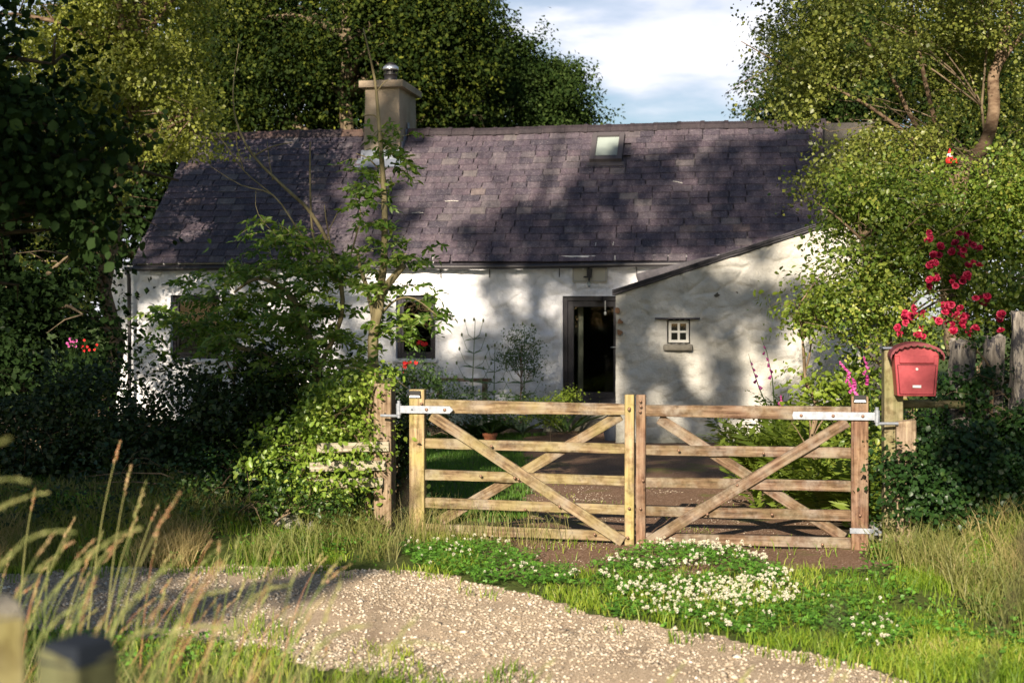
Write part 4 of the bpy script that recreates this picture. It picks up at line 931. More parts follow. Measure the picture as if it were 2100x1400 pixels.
# ash leaves: leaflets in pairs along a rachis
def ash_sprays(name, tips, mat, parent, seed, L=.26, leaf=.075, n=5, per=4, base=(0,0,0)):
    g = np.random.default_rng(seed); P = []; N = []; T = []; LL = []; rr = []; mb = MB()
    b = np.array(base)
    for t in tips:
        t = np.array(t)-b
        for _ in range(per):
            d = g.normal(size=3); d[2] = abs(d[2])*.3+.05; d /= np.linalg.norm(d); up = np.array([0,0,1.])+g.normal(size=3)*.3; s = np.cross(d, up); s /= np.linalg.norm(s)
            l = L*g.uniform(.7,1.2); q = g.random(); prev = t
            pts = [t]
            for k in range(1, n+1):
                f = k/n; p = t+d*l*f-np.array([0,0,1])*l*.45*f*f; pts.append(p)
                dirv = p-prev; prev = p
                if k < n:
                    for sg in (-1,1): P.append(p); T.append(dirv/np.linalg.norm(dirv)*.6+sg*s*.8-np.array([0,0,.25])); N.append(up*.45+g.normal(size=3)*.6+np.array([0,-.35,0])); LL.append(leaf*g.uniform(.8,1.15)); rr.append(q*.6+g.random()*.4)
                else: P.append(p); T.append(dirv/np.linalg.norm(dirv)-np.array([0,0,.2])); N.append(up+g.normal(size=3)*.35); LL.append(leaf*1.2); rr.append(q)
            mb.tube([pts[0], pts[n//2], pts[n]], [.0025,.002,.001], 3, False)
    LL = np.array(LL); o = leafobj(name, np.array(P), np.array(N), np.array(T), LL, LL*.2, mat, parent, True, rr)
    tag(mb.build('leaf_stalk', M['stalk'], o), kind='stuff')
    return o
def stems(root, base, paths, mat, name='trunk', k=8):
    mb = MB()
    for pts, r0, r1 in paths:
        P = [Vector(W(*p))-Vector(base) for p in pts]
        Q = [P[0]]
        for i in range(len(P)-1):
            for j in range(1,4):
                t = j/3; a = P[max(i-1,0)]; b_ = P[i]; c = P[i+1]; d = P[min(i+2,len(P)-1)]
                Q.append(.5*((2*b_)+(c-a)*t+(2*a-5*b_+4*c-d)*t*t+(-a+3*b_-3*c+d)*t*t*t))
        mb.tube(Q, taper(len(Q), r0, r1), k)
    return mb.build(name, mat, root, smooth=True)
# slender ash sapling left of the gate
b = G(750,12.6); D_ = 12.6
sap = plant('ash_sapling', 'slender multi-stemmed ash sapling rising past the chimney above the gate post', 'tree', b)
stems(sap, b, [([(728,900,D_),(745,800,D_),(765,740,D_),(768,660,D_),(785,560,D_),(789,440,D_),(783,330,D_),(776,240,D_),(768,160,D_),(745,58,D_)], .055, .006),
               ([(770,800,D_),(764,700,D_),(776,640,D_-.05),(784,600,D_-.05),(806,570,D_-.1),(829,543,D_-.15)], .05, .028),
               ([(768,660,D_),(755,600,D_+.1),(738,545,D_+.1),(733,515,D_+.1)], .025, .012),
               ([(776,245,D_),(765,236,D_),(742,238,D_)], .008, .004), ([(780,290,D_),(792,270,D_-.05),(806,262,D_)], .007, .003),
               ([(772,190,D_),(785,172,D_),(797,163,D_)], .006, .003), ([(775,345,D_),(755,325,D_),(730,315,D_)], .008, .004),
               ([(785,640,D_),(812,615,D_-.2),(850,612,D_-.3),(900,650,D_-.3)], .012, .004)], M['ash_bark'])
tips = []
g = random.Random(5)
for (px, py, n, r) in ((775,455,8,28),(770,380,6,28),(790,310,7,24),(800,345,5,20),(812,265,4,22),(755,390,6,20),(735,350,3,16),(790,500,8,30),(805,530,6,40),(775,560,7,36),(790,610,7,36),(840,590,4,25),(860,620,5,25),(900,650,4,20),(845,520,6,30),(770,660,6,30),(830,670,6,30),(790,720,5,40),(745,430,3,20),(715,400,2,16),(740,275,2,20),(770,755,8,30)):
    for _ in range(n): tips.append(W(px+g.gauss(0,r*.6), py+g.gauss(0,r*.6), D_+g.gauss(0,.15)))
ash_sprays('crown', tips, M['ash_leaf'], sap, 5, .19, .07, 5, 2, b)
# elder / ash thicket with bare dead branches
b = G(640,13.2); D_ = 13.2
th = plant('ash_thicket', 'sprawling ash thicket with bare dead branches reaching up over the left roof', 'tree', b)
stems(th, b, [([(640,960,D_),(645,850,D_),(650,760,D_),(620,660,D_),(590,600,D_),(530,570,D_),(480,600,D_)], .07, .01),
              ([(650,760,D_),(700,650,D_),(690,540,D_),(640,440,D_),(590,390,D_),(520,320,D_),(485,250,D_),(478,180,D_),(490,90,D_)], .026, .003),
              ([(690,580,D_),(655,540,D_),(640,470,D_),(636,380,D_),(636,290,D_)], .017, .006), ([(655,540,D_),(610,470,D_),(560,400,D_),(495,380,D_),(430,340,D_)], .012, .002),
              ([(560,400,D_),(500,350,D_),(465,300,D_),(445,275,D_)], .006, .003), ([(520,320,D_),(560,300,D_),(600,292,D_)], .008, .003), ([(560,370,D_),(552,330,D_),(548,290,D_)], .006, .003),
              ([(690,560,D_),(672,470,D_),(665,420,D_)], .010, .004), ([(700,600,D_),(720,520,D_),(740,440,D_),(725,400,D_)], .012, .004), ([(500,350,D_),(486,300,D_),(487,270,D_)], .006, .002),
              ([(640,850,D_),(560,740,D_),(480,710,D_),(430,700,D_)], .035, .015), ([(655,560,D_),(668,490,D_),(700,420,D_)], .008, .003), ([(660,500,D_),(590,500,D_),(530,440,D_),(525,390,D_)], .006, .002)], M['ash_bark'])
tips = []
for (px, py, n, r) in ((600,510,8,36),(565,525,6,24),(500,560,7,26),(470,575,5,18),(660,555,8,30),(690,580,6,22),(440,620,5,22),(520,620,7,30),(570,600,8,30),(600,650,12,40),(560,680,12,40),(650,650,8,30),(700,640,6,26),(695,715,12,40),(640,720,12,44),(590,760,16,50),(520,710,12,40),(470,690,8,34),(400,650,4,24),(345,650,3,22),(330,630,3,14),(350,700,8,34),(420,700,10,34),(390,590,5,22),(610,560,8,34),(545,480,5,22),(590,470,5,22),(700,540,8,26),(500,640,10,34),(630,610,8,34),(640,800,16,50),(590,870,20,60),(690,830,10,34),(645,500,5,22),(720,760,8,26)):
    for _ in range(n): tips.append(W(px+g.gauss(0,r*.6), py+g.gauss(0,r*.6), D_+g.gauss(0,.3)))
ash_sprays('crown', tips, M['ash_leaf'], th, 6, .24, .068, 6, 3, b)
shrub('bank_undergrowth', 'dark weedy undergrowth on the shaded bank at the far left, down to the lane', 'undergrowth', G(120,11.2), [El(-40,1070,11.3,170,55,.3), El(150,1080,11.2,150,50,.3), El(300,1085,11.2,90,42,.25)], 500, 13, .11, .045, M['hedge_leaf'], 35, HG, nl=6)
shrub('bank_undergrowth', 'half-sunlit weeds and ivy at the foot of the hedge, left of the pale fence boards', 'undergrowth', G(520,11.3), [El(420,1030,11.5,100,42,.25), El(540,1035,11.4,90,36,.25), El(650,1030,11.4,80,30,.2)], 330, 13, .09, .036, M['ivy_mix'], 36, HG, nl=6)
BR = 'sunlit brambles round the left gate post'
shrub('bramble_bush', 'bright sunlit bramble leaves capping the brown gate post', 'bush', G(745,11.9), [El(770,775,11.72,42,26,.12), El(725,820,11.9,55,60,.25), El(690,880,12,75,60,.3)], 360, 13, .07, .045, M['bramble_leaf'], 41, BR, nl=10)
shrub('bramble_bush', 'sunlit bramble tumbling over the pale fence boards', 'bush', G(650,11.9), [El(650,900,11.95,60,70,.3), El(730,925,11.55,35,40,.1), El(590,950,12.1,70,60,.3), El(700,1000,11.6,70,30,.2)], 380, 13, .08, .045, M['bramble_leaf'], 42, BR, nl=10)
shrub('ivy_bush', 'dark leaves in the gap between the brown post and the left gate', 'bush', G(815,12.4), [El(820,930,12.5,32,120,.3), El(830,1060,12.2,40,50,.2)], 160, 12, .08, .055, M['hedge_leaf'], 43, nl=8)
def clear_roof(P):
    px = P[:,0]/P[:,1]*F+1050; py = 650-(P[:,2]-EYE)/P[:,1]*F; n = noise3(P, .35, 5); e = px+60*noise3(P, .5, 8)+40*noise3(P, .18, 9)+(py-360)*.12
    return ~((py > 262+14*n) & (py < 475+14*n) & (e < 1688) & ((n < .34) | (e < 1600)))
def inbox(P, x0, x1, y0, y1):
    px = P[:,0]/P[:,1]*F+1050; py = 650-(P[:,2]-EYE)/P[:,1]*F; return (px>x0)&(px<x1)&(py>y0)&(py<y1)
# --- right side: birch, climbing rose
rb = G(1975,15.2)
bt = tree('birch_tree', 'right-hand birch with a curved reddish trunk, sky showing through its crown', 'tree', rb,
     [El(1700,150,15,120,90,.9), El(1840,130,15.2,130,130,1.0), El(1990,130,15.4,110,150,1.0), El(1650,60,15,60,60,.6), El(1780,290,14.6,110,70,.7), El(1880,300,15,80,80,.8), El(1750,20,15,150,60,1), El(2080,260,15,80,140,.8), El(1660,200,14.8,45,60,.4), El(1720,330,14.4,60,60,.4), El(1960,-80,15.4,220,100,1.2), El(1680,380,14.2,70,40,.3), El(1760,300,14.2,80,70,.4), El(1700,270,14.3,50,40,.3), El(1740,245,14.6,70,30,.3)],
     2300, 38, .17, .038, M['right_leaf'], M['bark'], .03, 51, None, .15, .46, .9, nl=12, twigs=3, top=W(2050,-100,15.2), twl=.35, bough=6, bf=.45, keep=lambda P: clear_roof(P) & ~((inbox(P, 1962, 2078, 100, 300)|inbox(P, 1950, 2050, 280, 380)) & (P[:,1] < 15.35)))
stems(bt, rb, [([(1960,640,15.2),(1965,420,15.2),(1980,340,15.2),(2018,300,15.2),(2038,230,15.2),(2037,160,15.2),(2050,120,15.2),(2066,40,15.3),(2090,-80,15.3)], .09, .045),
               ([(1975,360,15.3),(1880,260,15.2),(1820,140,15.1),(1750,60,15),(1690,20,15)], .032, .012), ([(1960,400,15.2),(1910,220,15.3),(1880,80,15.3),(1860,-60,15.3)], .032, .016),
               ([(2045,140,15.2),(2080,90,15.1),(2130,40,15)], .04, .02), ([(1930,330,15),(1800,230,14.9),(1700,175,14.8),(1600,130,14.8),(1520,85,14.8)], .025, .004), ([(1600,130,14.8),(1560,150,14.8),(1490,190,14.8)], .006, .002)], M['birch_bark'], 'main_stem')
rose_e = [El(1750,440,13.4,70,70,.4), El(1830,430,13.2,110,90,.6), El(1960,450,13.2,140,75,.7), El(2090,480,13,110,160,.7), El(1860,560,12.8,120,100,.5), El(1760,620,12.8,75,90,.4), El(1960,600,12.5,110,100,.5), El(1790,680,12.9,40,30,.3), El(1740,510,13.2,50,60,.3), El(2080,600,12.6,90,50,.4), El(1660,410,13.5,50,30,.25), El(1650,660,12.8,35,20,.15), El(1900,680,12.4,60,30,.25)]
rz_ = shrub('rose_bush', 'large climbing rose with crimson blossom clusters above the red letter box', 'rose', G(1900,12.8), rose_e, 2900, 20, .11, .040, M['rose_leaf'], 52, None, shell=.3, aspect=.34, nl=30, twl=.35, tr=.035, keep=clear_roof)
shrub('elder_bush', 'pale flowering spray and loose twigs leaning against the white outbuilding', 'bush', G(1700,13.2), [El(1640,640,13,30,30,.2), El(1690,560,13.2,35,25,.2), El(1690,620,13.2,55,60,.3), El(1700,800,13,50,50,.25)], 150, 12, .09, .055, M['lime_leaf'], 53, nl=14, twl=.3)
# blossoms: a few shared meshes, each blossom a child of the bush
def blossom(seed, r=.036):
    g = random.Random(seed); mb = MB()
    for ring, (n, rr, up) in enumerate(((6,1.0,.25),(6,.75,.6),(5,.45,1.0))):
        for k in range(n):
            a = 6.283*(k+ring*.4)/n+g.uniform(-.2,.2); mb.cr = g.random(); c, s = math.cos(a), math.sin(a); w_ = r*.55*rr+.006; h = r*up
            p = [(0,0,0),(c*r*rr*.6-s*w_, s*r*rr*.6+c*w_, h*.6),(c*r*rr, s*r*rr, h*.8+g.uniform(-.004,.004)),(c*r*rr*.6+s*w_, s*r*rr*.6-c*w_, h*.6)]
            mb.add(p, [(0,3,2),(0,2,1)])
    me = mb.build('blossom', M['rose_petal'], rz_); return me
protos = [blossom(k, r) for k, r in enumerate((.034,.040,.028,.037))]
spots = []
g = random.Random(77)
for (px, py, n, r) in ((1903,483,3,10),(1908,545,1,2),(1945,505,4,12),(1978,480,2,8),(1995,500,5,14),(1960,515,4,14),(1998,540,3,10),(1915,540,5,12),(1918,572,5,10),(1945,575,3,10),(1975,575,4,10),(2020,610,9,16),(1875,640,4,10),(1940,630,6,16),(1960,640,5,16),(1975,655,4,12),(1855,670,6,12),(1890,685,6,12),(1925,660,3,10),(1955,675,5,12),(1865,650,3,10),(2000,675,4,10),(2050,655,5,10),(2060,685,3,8),(1830,700,3,6),(1985,560,2,8)):
    for _ in range(n): spots.append((px+g.gauss(0,r*.7), py+g.gauss(0,r*.6)))
rbv = Vector(G(1900,12.8)); spots = spots[:100]
for i, (px, py) in enumerate(spots):
    o = protos[i] if i < 4 else protos[i%4].copy()
    if i >= 4: C.objects.link(o); o.parent = rz_
    o.location = W(px, py, 12.05+g.uniform(-.15,.35))-rbv
    o.rotation_euler = (R(60)+g.uniform(-.6,.6), g.uniform(-.4,.4), g.uniform(-.9,.9))
shrub('ivy_bank', 'deep green ivy mound under the weathered timbers, right of the letter box post', 'ivy', G(1960,11.4), [El(1985,955,11.1,130,80,.35), El(1862,975,10.85,40,60,.1), El(1930,1020,10.75,90,50,.2), El(2080,1000,10.8,80,60,.25), El(1915,1000,11.1,60,60,.25), El(2080,930,11.3,80,60,.3), El(2050,1010,11.1,90,60,.25)], 2400, 15, .07, .036, M['ivy_leaf'], 54, None, shell=.6, aspect=.5, nl=10)
shrub('ivy_bank', 'ivy climbing between the weathered upright timbers', 'ivy', G(2030,11.7), [El(2035,780,11.45,16,40,.10), El(2010,800,11.35,25,35,.08), El(2090,860,11.3,40,30,.1), El(1990,700,11.45,30,15,.08), El(1945,800,11.3,10,30,.05)], 200, 12, .04, .035, M['ivy_leaf'], 55, None, shell=.4, aspect=.5, nl=5)
shrub('dark_thicket', 'dark leaves filling the gaps behind the weathered timbers', 'shrub', G(2050,12.6), [El(2000,780,13,90,110,.3), El(2120,760,13,90,150,.3), El(1930,860,12.8,60,90,.3), El(1890,980,11.9,40,60,.2)], 700, 15, .1, .04, M['ivy_leaf'], 57, nl=8)
shrub('hedge_shrub', 'leafy hedge continuing right of the weathered timbers, outside the photo', 'shrub', G(2330,12.6), [El(2300,760,12.8,150,200,.7), El(2480,800,13,170,190,.8), El(2640,820,13,150,170,.8)], 900, 15, .16, .055, M['hedge_leaf'], 58, nl=10)
tree('elm_tree', 'tall dark crown beyond the right edge of the photo', 'tree', G(2480,27), [El(2420,300,27,240,220,2), El(2350,80,27,200,160,2), El(2560,420,26,220,180,2)], 1100, 60, .34, .11, M['elm_leaf'], M['bark'], .25, 59, None, .7)
# ferns behind the right gate leaf
def fern(base, n, L, mat, label, seed):
    g = np.random.default_rng(seed); root = plant('fern', label, 'fern', base); P = []; N = []; T = []; LL = []; rr = []
    for k in range(n):
        a = g.uniform(0, 2*math.pi); l = L*g.uniform(.6,1.1); lean = g.uniform(.35,1.0); d = np.array([math.cos(a),math.sin(a),0]); q = g.random(); o = np.array([g.normal()*.22, g.normal()*.22, 0])
        s = np.array([-d[1],d[0],0]); prev = o
        for i in range(1, 26):
            f = i/26; p = o+d*l*lean*f**1.2+np.array([0,0,1])*l*(f-.55*lean*f**2.2); t = p-prev; t /= np.linalg.norm(t); prev = p
            wl = l*.26*math.sin(math.pi*min(f*.9+.12,1))+.01
            for sg in (-1,1): P.append(p); T.append(sg*s+t*.5-np.array([0,0,.25])); N.append(np.cross(s,t)+g.normal(size=3)*.2); LL.append(wl); rr.append(q*.7+g.random()*.3)
    LL = np.array(LL); leafobj('frond', np.array(P), np.array(N), np.array(T), LL, np.full(len(LL), .011)+LL*.05, mat, root, False, rr); return root
for i, (px, D__, n, L, lb_) in enumerate(((1610,15.3,34,.85,'feathery bright fern at the left end of the row, against the outbuilding wall'),(1680,14.6,40,.95,'broad bright fern behind the middle of the right gate leaf'),(1735,13.6,34,.85,'fern just left of the reddish gate stile'),(1650,13.4,26,.5,'low fern beside the drive, seen through the lower gate bars'),(1780,12.4,26,.7,'fern squeezed between the reddish stile and the letter box post'),(1720,16.2,40,1.15,'tall fern at the back below the rose bush'))):
    fern(G(px,D__), int(n*1.5), L*1.3, M['fern_leaf'], lb_, 60+i)
shrub('garden_shrub', 'leafy green undergrowth between the ferns and the rose bush', 'shrub', G(1760,13.2), [El(1760,900,13.2,60,110,.4), El(1780,800,13.2,40,60,.3), El(1690,960,13.6,60,50,.3), El(1750,1010,12.6,60,40,.3)], 420, 14, .1, .055, M['rose_leaf'], 56, nl=10)
# foxgloves
def foxglove(px0, py0, px1, py1, D, n, label, seed, lean=0):
    base = W(px0, py0, D); root = plant('foxglove', label, 'foxglove', base); g = random.Random(seed); top = W(px1, py1, D)-base
    pts = [Vector((0,0,0)), top*.4+Vector((-lean,0,.05)), top*.75+Vector((-lean*.8,0,.05)), top]
    mb = MB(); mb.tube(pts, [.008,.006,.004,.002], 5); st = mb.build('stem', M['garden_leaf'], root, smooth=True)
    for k in range(n):
        f = .45+.5*k/n; p = pts[1].lerp(pts[3], (f-.4)/.6) if f > .4 else pts[1]; a = g.uniform(-2.6,-.5); s_ = 1-.4*k/n
        d = Vector((math.cos(a), math.sin(a), -.9)).normalized()*.05*s_
        mb = MB(); mb.cr = g.random(); mb.tube([p, p+d*.35, p+d*.8, p+d], [.005*s_,.012*s_,.015*s_,.019*s_], 8, False); mb.build('bell_flower', M['pink_petal'], root, smooth=True)
    return root
foxglove(1590,850,1560,690,15.0,6,'tallest foxglove, leaning left against the outbuilding wall, few blooms left',1,-.03)
foxglove(1585,860,1535,725,15.1,5,'foxglove arching left with two pink bells at its tip',2,.04)
foxglove(1780,850,1715,730,12.0,10,'foxglove with a dense hanging row of pink bells left of the letter box',3,-.02)
foxglove(1790,850,1768,715,12.0,6,'upright foxglove closest to the letter box post',4)
foxglove(1770,860,1735,770,11.9,9,'short foxglove with the brightest magenta bells',5)
foxglove(1600,880,1602,800,15,5,'lowest foxglove just above the top rail of the right gate leaf',6)
foxglove(1660,830,1644,760,14.6,5,'foxglove with a pink cluster at the foot of the sunlit wall',7)
# --- bed in front of the cottage
shrub('potted_shrub', 'rounded small-leaved shrub left of the cottage door', 'shrub', G(1070,24.2), [El(1070,735,24.2,42,44,.35), El(1070,690,24.2,14,20,.15), El(1080,800,24.2,25,30,.25)], 330, 12, .07, .035, M['garden_leaf'], 71, nl=16, tr=.02, twl=.15)
def teasel(px, D, ytop, label, seed):
    b = G(px, D); root = plant('teasel', label, 'teasel', b); g = random.Random(seed); H = W(px, ytop, D).z-b[2]; mb = MB(); heads = []; P=[];T=[];N=[];LL=[]
    mb.tube([(0,0,0),(g.uniform(-.03,.03),0,H*.5),(g.uniform(-.03,.03),0,H)], [.013,.01,.005], 6); heads.append((0,0,H))
    for k in range(5):
        z = H*(.35+.12*k)
        for sg in (-1,1):
            x = sg*(.34-.045*k)*H*.5; t = (x, g.uniform(-.1,.1), z+.16*H); mb.tube([(0,0,z),(x*.6,t[1]*.5,z+.04*H),t], [.006,.005,.003], 5); heads.append(t)
            P.append((0,0,z)); T.append((sg*.7,g.uniform(-.5,.5),.8)); N.append((0,-.5,1)); LL.append(.17*H*(1-.12*k))
    for k in range(9): a = g.uniform(0,6.28); P.append((0,0,.05)); T.append((math.cos(a),math.sin(a),.7)); N.append((-math.cos(a)*.5,-math.sin(a)*.5,1)); LL.append(.40*H)
    mb.build('stem', M['bluegreen_leaf'], root, smooth=True); LL = np.array(LL); leafobj('foliage', np.array(P,float), np.array(N,float), np.array(T,float), LL, LL*.13, M['bluegreen_leaf'], root, True)
    for h_ in heads:
        mb = MB(); mb.lathe([(.003,-.03),(.016,-.015),(.018,.005),(.010,.028),(.002,.036)], h_, 8); mb.build('seed_head', M['teasel'], root, smooth=True)
teasel(972, 23.8, 655, 'tall branching teasel with prickly heads, left of the rounded shrub', 1)
teasel(1072, 23.9, 664, 'teasel spike standing up behind the rounded shrub', 2)
teasel(1015, 23.6, 708, 'shorter teasel between the tall teasel and the rounded shrub', 3)
def rosette(name, px, D, n, L, wd, mat, label, cat, seed, up=1.2):
    b = G(px, D); root = plant(name, label, cat, b); g = np.random.default_rng(seed); a = g.uniform(0,6.28,n)
    T = np.stack([np.cos(a), np.sin(a), up*g.uniform(.5,1.8,n)],1); P = g.normal(size=(n,3))*.05*np.array([[1,1,.3]]); N = np.stack([-np.cos(a)*.6,-np.sin(a)*.6,np.ones(n)],1); LL = L*g.uniform(.6,1.15,n)
    leafobj('foliage', P, N, T, LL, LL*wd, mat, root, True); return root
rosette('leafy_plant', 975, 23.5, 34, .85, .10, M['garden_leaf'], 'clump of long pointed leaves at the foot of the tall teasel', 'plant', 1)
rosette('sword_leaf_plant', 1160, 24.8, 22, .95, .035, M['garden_leaf'], 'dark sword-shaped leaves at the left foot of the door', 'plant', 2, 3)
shrub('silver_bush', 'silvery grey feathery bush just above the left gate top rail', 'bush', G(915,22.5), [El(915,830,22.5,50,25,.25), El(912,806,22.5,18,16,.12), El(955,842,22.5,35,16,.2)], 260, 14, .06, .05, M['silver_leaf'], 72, aspect=.12, nl=4, tr=.01, twl=.1)
shrub('lady_mantle_plant', 'low lime-green mound in front of the doorstep', 'plant', G(1130,23), [El(1130,835,23,60,28,.4), El(1160,820,23,30,18,.2)], 200, 16, .07, .04, M['lime_leaf'], 73, nl=3, tr=.01, twl=.1)
shrub('garden_shrub', 'dark shrub with red flowers below the right cottage window', 'shrub', G(850,22.5), [El(850,770,22.5,50,40,.4), El(880,800,22.5,40,40,.4), El(820,800,22,50,60,.4), El(1000,830,23,60,30,.4)], 420, 14, .1, .05, M['garden_leaf'], 74, nl=10, twl=.2)
shrub('garden_shrub', 'shaded low planting in the bed along the cottage wall', 'shrub', G(1010,23.6), [El(940,850,23.6,90,30,.4), El(1060,840,23.8,70,30,.4), El(860,870,22.6,70,40,.4)], 360, 14, .1, .045, M['garden_leaf'], 75, nl=8, twl=.2)
def flower_plant(px, py, D, n, r, mat, label, seed, size=.03):
    b = W(px, py, D); root = plant('flower_cluster', label, 'flowers', b-Vector((0,0,.3))); g = random.Random(seed)
    mb = MB()
    for k in range(n):
        c = Vector((g.gauss(0,r), g.gauss(0,r*.4), .3+g.gauss(0,r*.5))); mb.tube([(c.x*.3,0,0),(c.x*.7,c.y,.15),c], .003, 3)
        m2 = MB()
        for q in range(6): a = q*1.047+g.random(); m2.cr = g.random(); d = Vector((math.cos(a), -.4, math.sin(a)))*size; e_ = Vector((-math.sin(a),-.1,math.cos(a)))*size*.5; m2.add([c, c+d*.7+e_, c+d, c+d*.7-e_], [(0,1,2,3)])
        m2.build('flower', mat, root)
    mb.build('stem', M['garden_leaf'], root); return root
flower_plant(866,700+5,24.6,7,.05,M['red_petal'],'red flowers inside the sill of the right cottage window',1,.035)
flower_plant(832,745,22.2,6,.07,M['red_petal'],'small red flowers in the shaded shrub left of the gate stile',2,.035)
flower_plant(148,703,17.5,8,.05,M['pink_petal'],'purple flowers in the dark hedge at the far left',3,.02)
flower_plant(178,708,17.6,8,.07,M['red_petal'],'pinkish red flowers in the dark hedge beside the purple ones',4,.018)
# bench behind the bed
bn = empty('garden_bench', hW(hs(950,-.5),-.5,-.2), -TH, 'dark plank bench against the cottage wall behind the teasels', 'bench')
beam('seat', (-.55,0,.66+.2), (.5,0,.66+.2), .30, .05, M['gate_wood_dark'], bn)
for x in (-.45,.4): mb = MB(); mb.box(x-.03,x+.03,-.12,.12,0,.83); mb.build('leg', M['gate_wood_dark'], bn, bevel=.004)
pt = empty('flower_pot', G(1005,22.2), 0, 'terracotta flower pot at the edge of the lawn behind the gate', 'flower pot')
mb = MB(); mb.lathe([(.07,0),(.10,.17),(.115,.17),(.12,.21),(.105,.21),(.10,.17)], (0,0,0), 20); mb.build('pot', M['terracotta'], pt, smooth=False)
g = np.random.default_rng(4); n = 24; a = g.uniform(0,6.28,n)
leafobj('foliage', np.tile([[0,0,.18]],(n,1)), np.stack([-np.cos(a),-np.sin(a),np.ones(n)],1), np.stack([np.cos(a),np.sin(a),g.uniform(.5,3,n)],1), g.uniform(.15,.35,n), np.full(n,.012), M['garden_leaf'], pt, True)
bk = empty('bucket', G(1254,23.5), 0, 'grey metal bucket beside the corner of the outbuilding', 'bucket')
mb = MB(); mb.lathe([(.11,0),(.15,.28),(.155,.285),(.15,.29),(.14,.28)], (0,0,0), 20); mb.build('pail', M['lead'], bk, smooth=False)
mb = MB(); mb.tube([(.15*math.cos(q),-.02,.28+.13*math.sin(q)) for q in np.linspace(0,math.pi,9)], .005, 5); mb.build('handle', M['iron'], bk)
# ornament in the birch
on = empty('tree_ornament', W(1948,332,14.1), 0, 'small red and white ornament wedged at the foot of the curved birch trunk', 'ornament')
mb = MB(); mb.lathe([(.05,-.02),(.055,.02),(.035,.06)], (0,0,0), 14); mb.build('body', M['red_gloss'], on, smooth=True)
mb = MB(); mb.lathe([(.025,.05),(.04,.075),(.032,.10)], (0,0,0), 14); mb.build('collar', M['white_plastic'], on, smooth=True)
mb = MB(); mb.lathe([(.03,.10),(.018,.13),(.004,.165)], (0,0,0), 14); mb.build('hat', M['red_gloss'], on, smooth=True)
mb = MB(); mb.lathe([(.02,-.02),(.028,.01),(.012,.04)], (.075,0,0), 12); mb.build('side_ball', M['red_gloss'], on, smooth=True)
on.scale = (.8,.8,.8)
# stones
def rock(px, py, D, r, label, seed, sq=.7):
    p = W(px, py, D); p.z = float(gz(p.x, p.y))+r*.25; bm = bmesh.new(); bmesh.ops.create_icosphere(bm, subdivisions=3, radius=r); g = np.random.default_rng(seed); ph = g.random(9)*6
    for v in bm.verts:
        d = v.co.normalized(); k = 1+.22*math.sin(d.x*3+ph[0])*math.cos(d.y*4+ph[1])+.12*math.sin(d.z*7+ph[2]+d.x*5)+.05*math.sin(d.y*15+ph[3]); v.co *= k; v.co.z *= sq
    me = bpy.data.meshes.new('stone'); bm.to_mesh(me); bm.free(); me.polygons.foreach_set('use_smooth', [True]*len(me.polygons))
    tag(link('stone', me, M['stone'], None, p), label, 'stone')
rock(1975,1090,10.75,.11,'grey boulder in the grass at the foot of the right ivy bank',1)
rock(1920,1045,11.0,.08,'pale stone showing through the ivy above the grey boulder',2)
rock(1803,1065,11.2,.09,'pale upright stone tucked right of the reddish gate stile',3,1.6)
rock(628,960,11.7,.10,'dark stone in the bank left of the pale fence boards',4)
rock(660,950,11.75,.07,'small stone beside the ends of the pale fence boards',5)
rock(590,1000,11.6,.13,'flat lichened stone low in the left bank',6,.5)
# ------------------------------------------------------------------ ground cover
def blades(name, P, h, wd, mat, bend=.5, seed=1, rnd=None, kind='stuff', dirx=None):
    g = np.random.default_rng(seed); n = len(P); a = g.uniform(0,2*math.pi,n); f = g.uniform(0,2*math.pi,n)
    lx, ly = np.cos(a), np.sin(a)
    if dirx is not None: lx = lx*.6+dirx
    b = bend*g.uniform(.2,1.2,n)*h; sx, sy = np.cos(f)*wd, np.sin(f)*wd; z0 = np.zeros(n)
    mid = P+np.stack([lx*b*.3, ly*b*.3, h*.55],1); tip = P+np.stack([lx*b, ly*b, h*(1-.25*(b/np.maximum(h,1e-4))**2)],1)
    s = np.stack([sx, sy, z0],1)
    V = np.stack([P-s, P+s, mid+s*.75, mid-s*.75, tip],1).reshape(-1,3); q = (np.arange(n)*5)[:,None]
    Fc = np.concatenate([q+np.array([[0,1,2]]), q+np.array([[0,2,3]]), q+np.array([[3,2,4]])],1).reshape(-1,3)
    r = g.random(n) if rnd is None else rnd
    o = link(name, npmesh(name, V, Fc, np.repeat(r,3)), M[mat]); 
    if kind: tag(o, kind=kind)
    return o
def scatter(x0, x1, y0, y1, n, seed, ok):
    g = np.random.default_rng(seed); x = g.uniform(x0,x1,n); y = g.uniform(y0,y1,n); m = ok(x,y,g.random(n)); x, y = x[m], y[m]
    return np.stack([x, y, gz(x,y)],1)
def is_lane(x, y):
    wb = .13*smooth_noise(x, y, 11, .25)+.07*smooth_noise(x, y, 12, .09); return (y < lane_y_far(x)+wb) & (y > lane_y_near(x)+wb)
def is_drive(x, y): return inpoly(x+.1*smooth_noise(x, y, 11, .25), y, drive_poly)
clA = [gpx(*p) for p in [(820,1130),(1000,1110),(1090,1150),(1190,1180),(1180,1215),(1000,1200),(850,1170)]]
clB = [gpx(*p) for p in [(1230,1165),(1330,1128),(1530,1140),(1620,1200),(1660,1260),(1560,1300),(1400,1275),(1230,1245)]]
clC = [gpx(*p) for p in [(1620,1200),(1780,1210),(1860,1270),(1880,1310),(1800,1330),(1720,1300),(1640,1270)]]
def clover(x, y): return inpoly(x,y,clA)|inpoly(x,y,clB)|inpoly(x,y,clC)
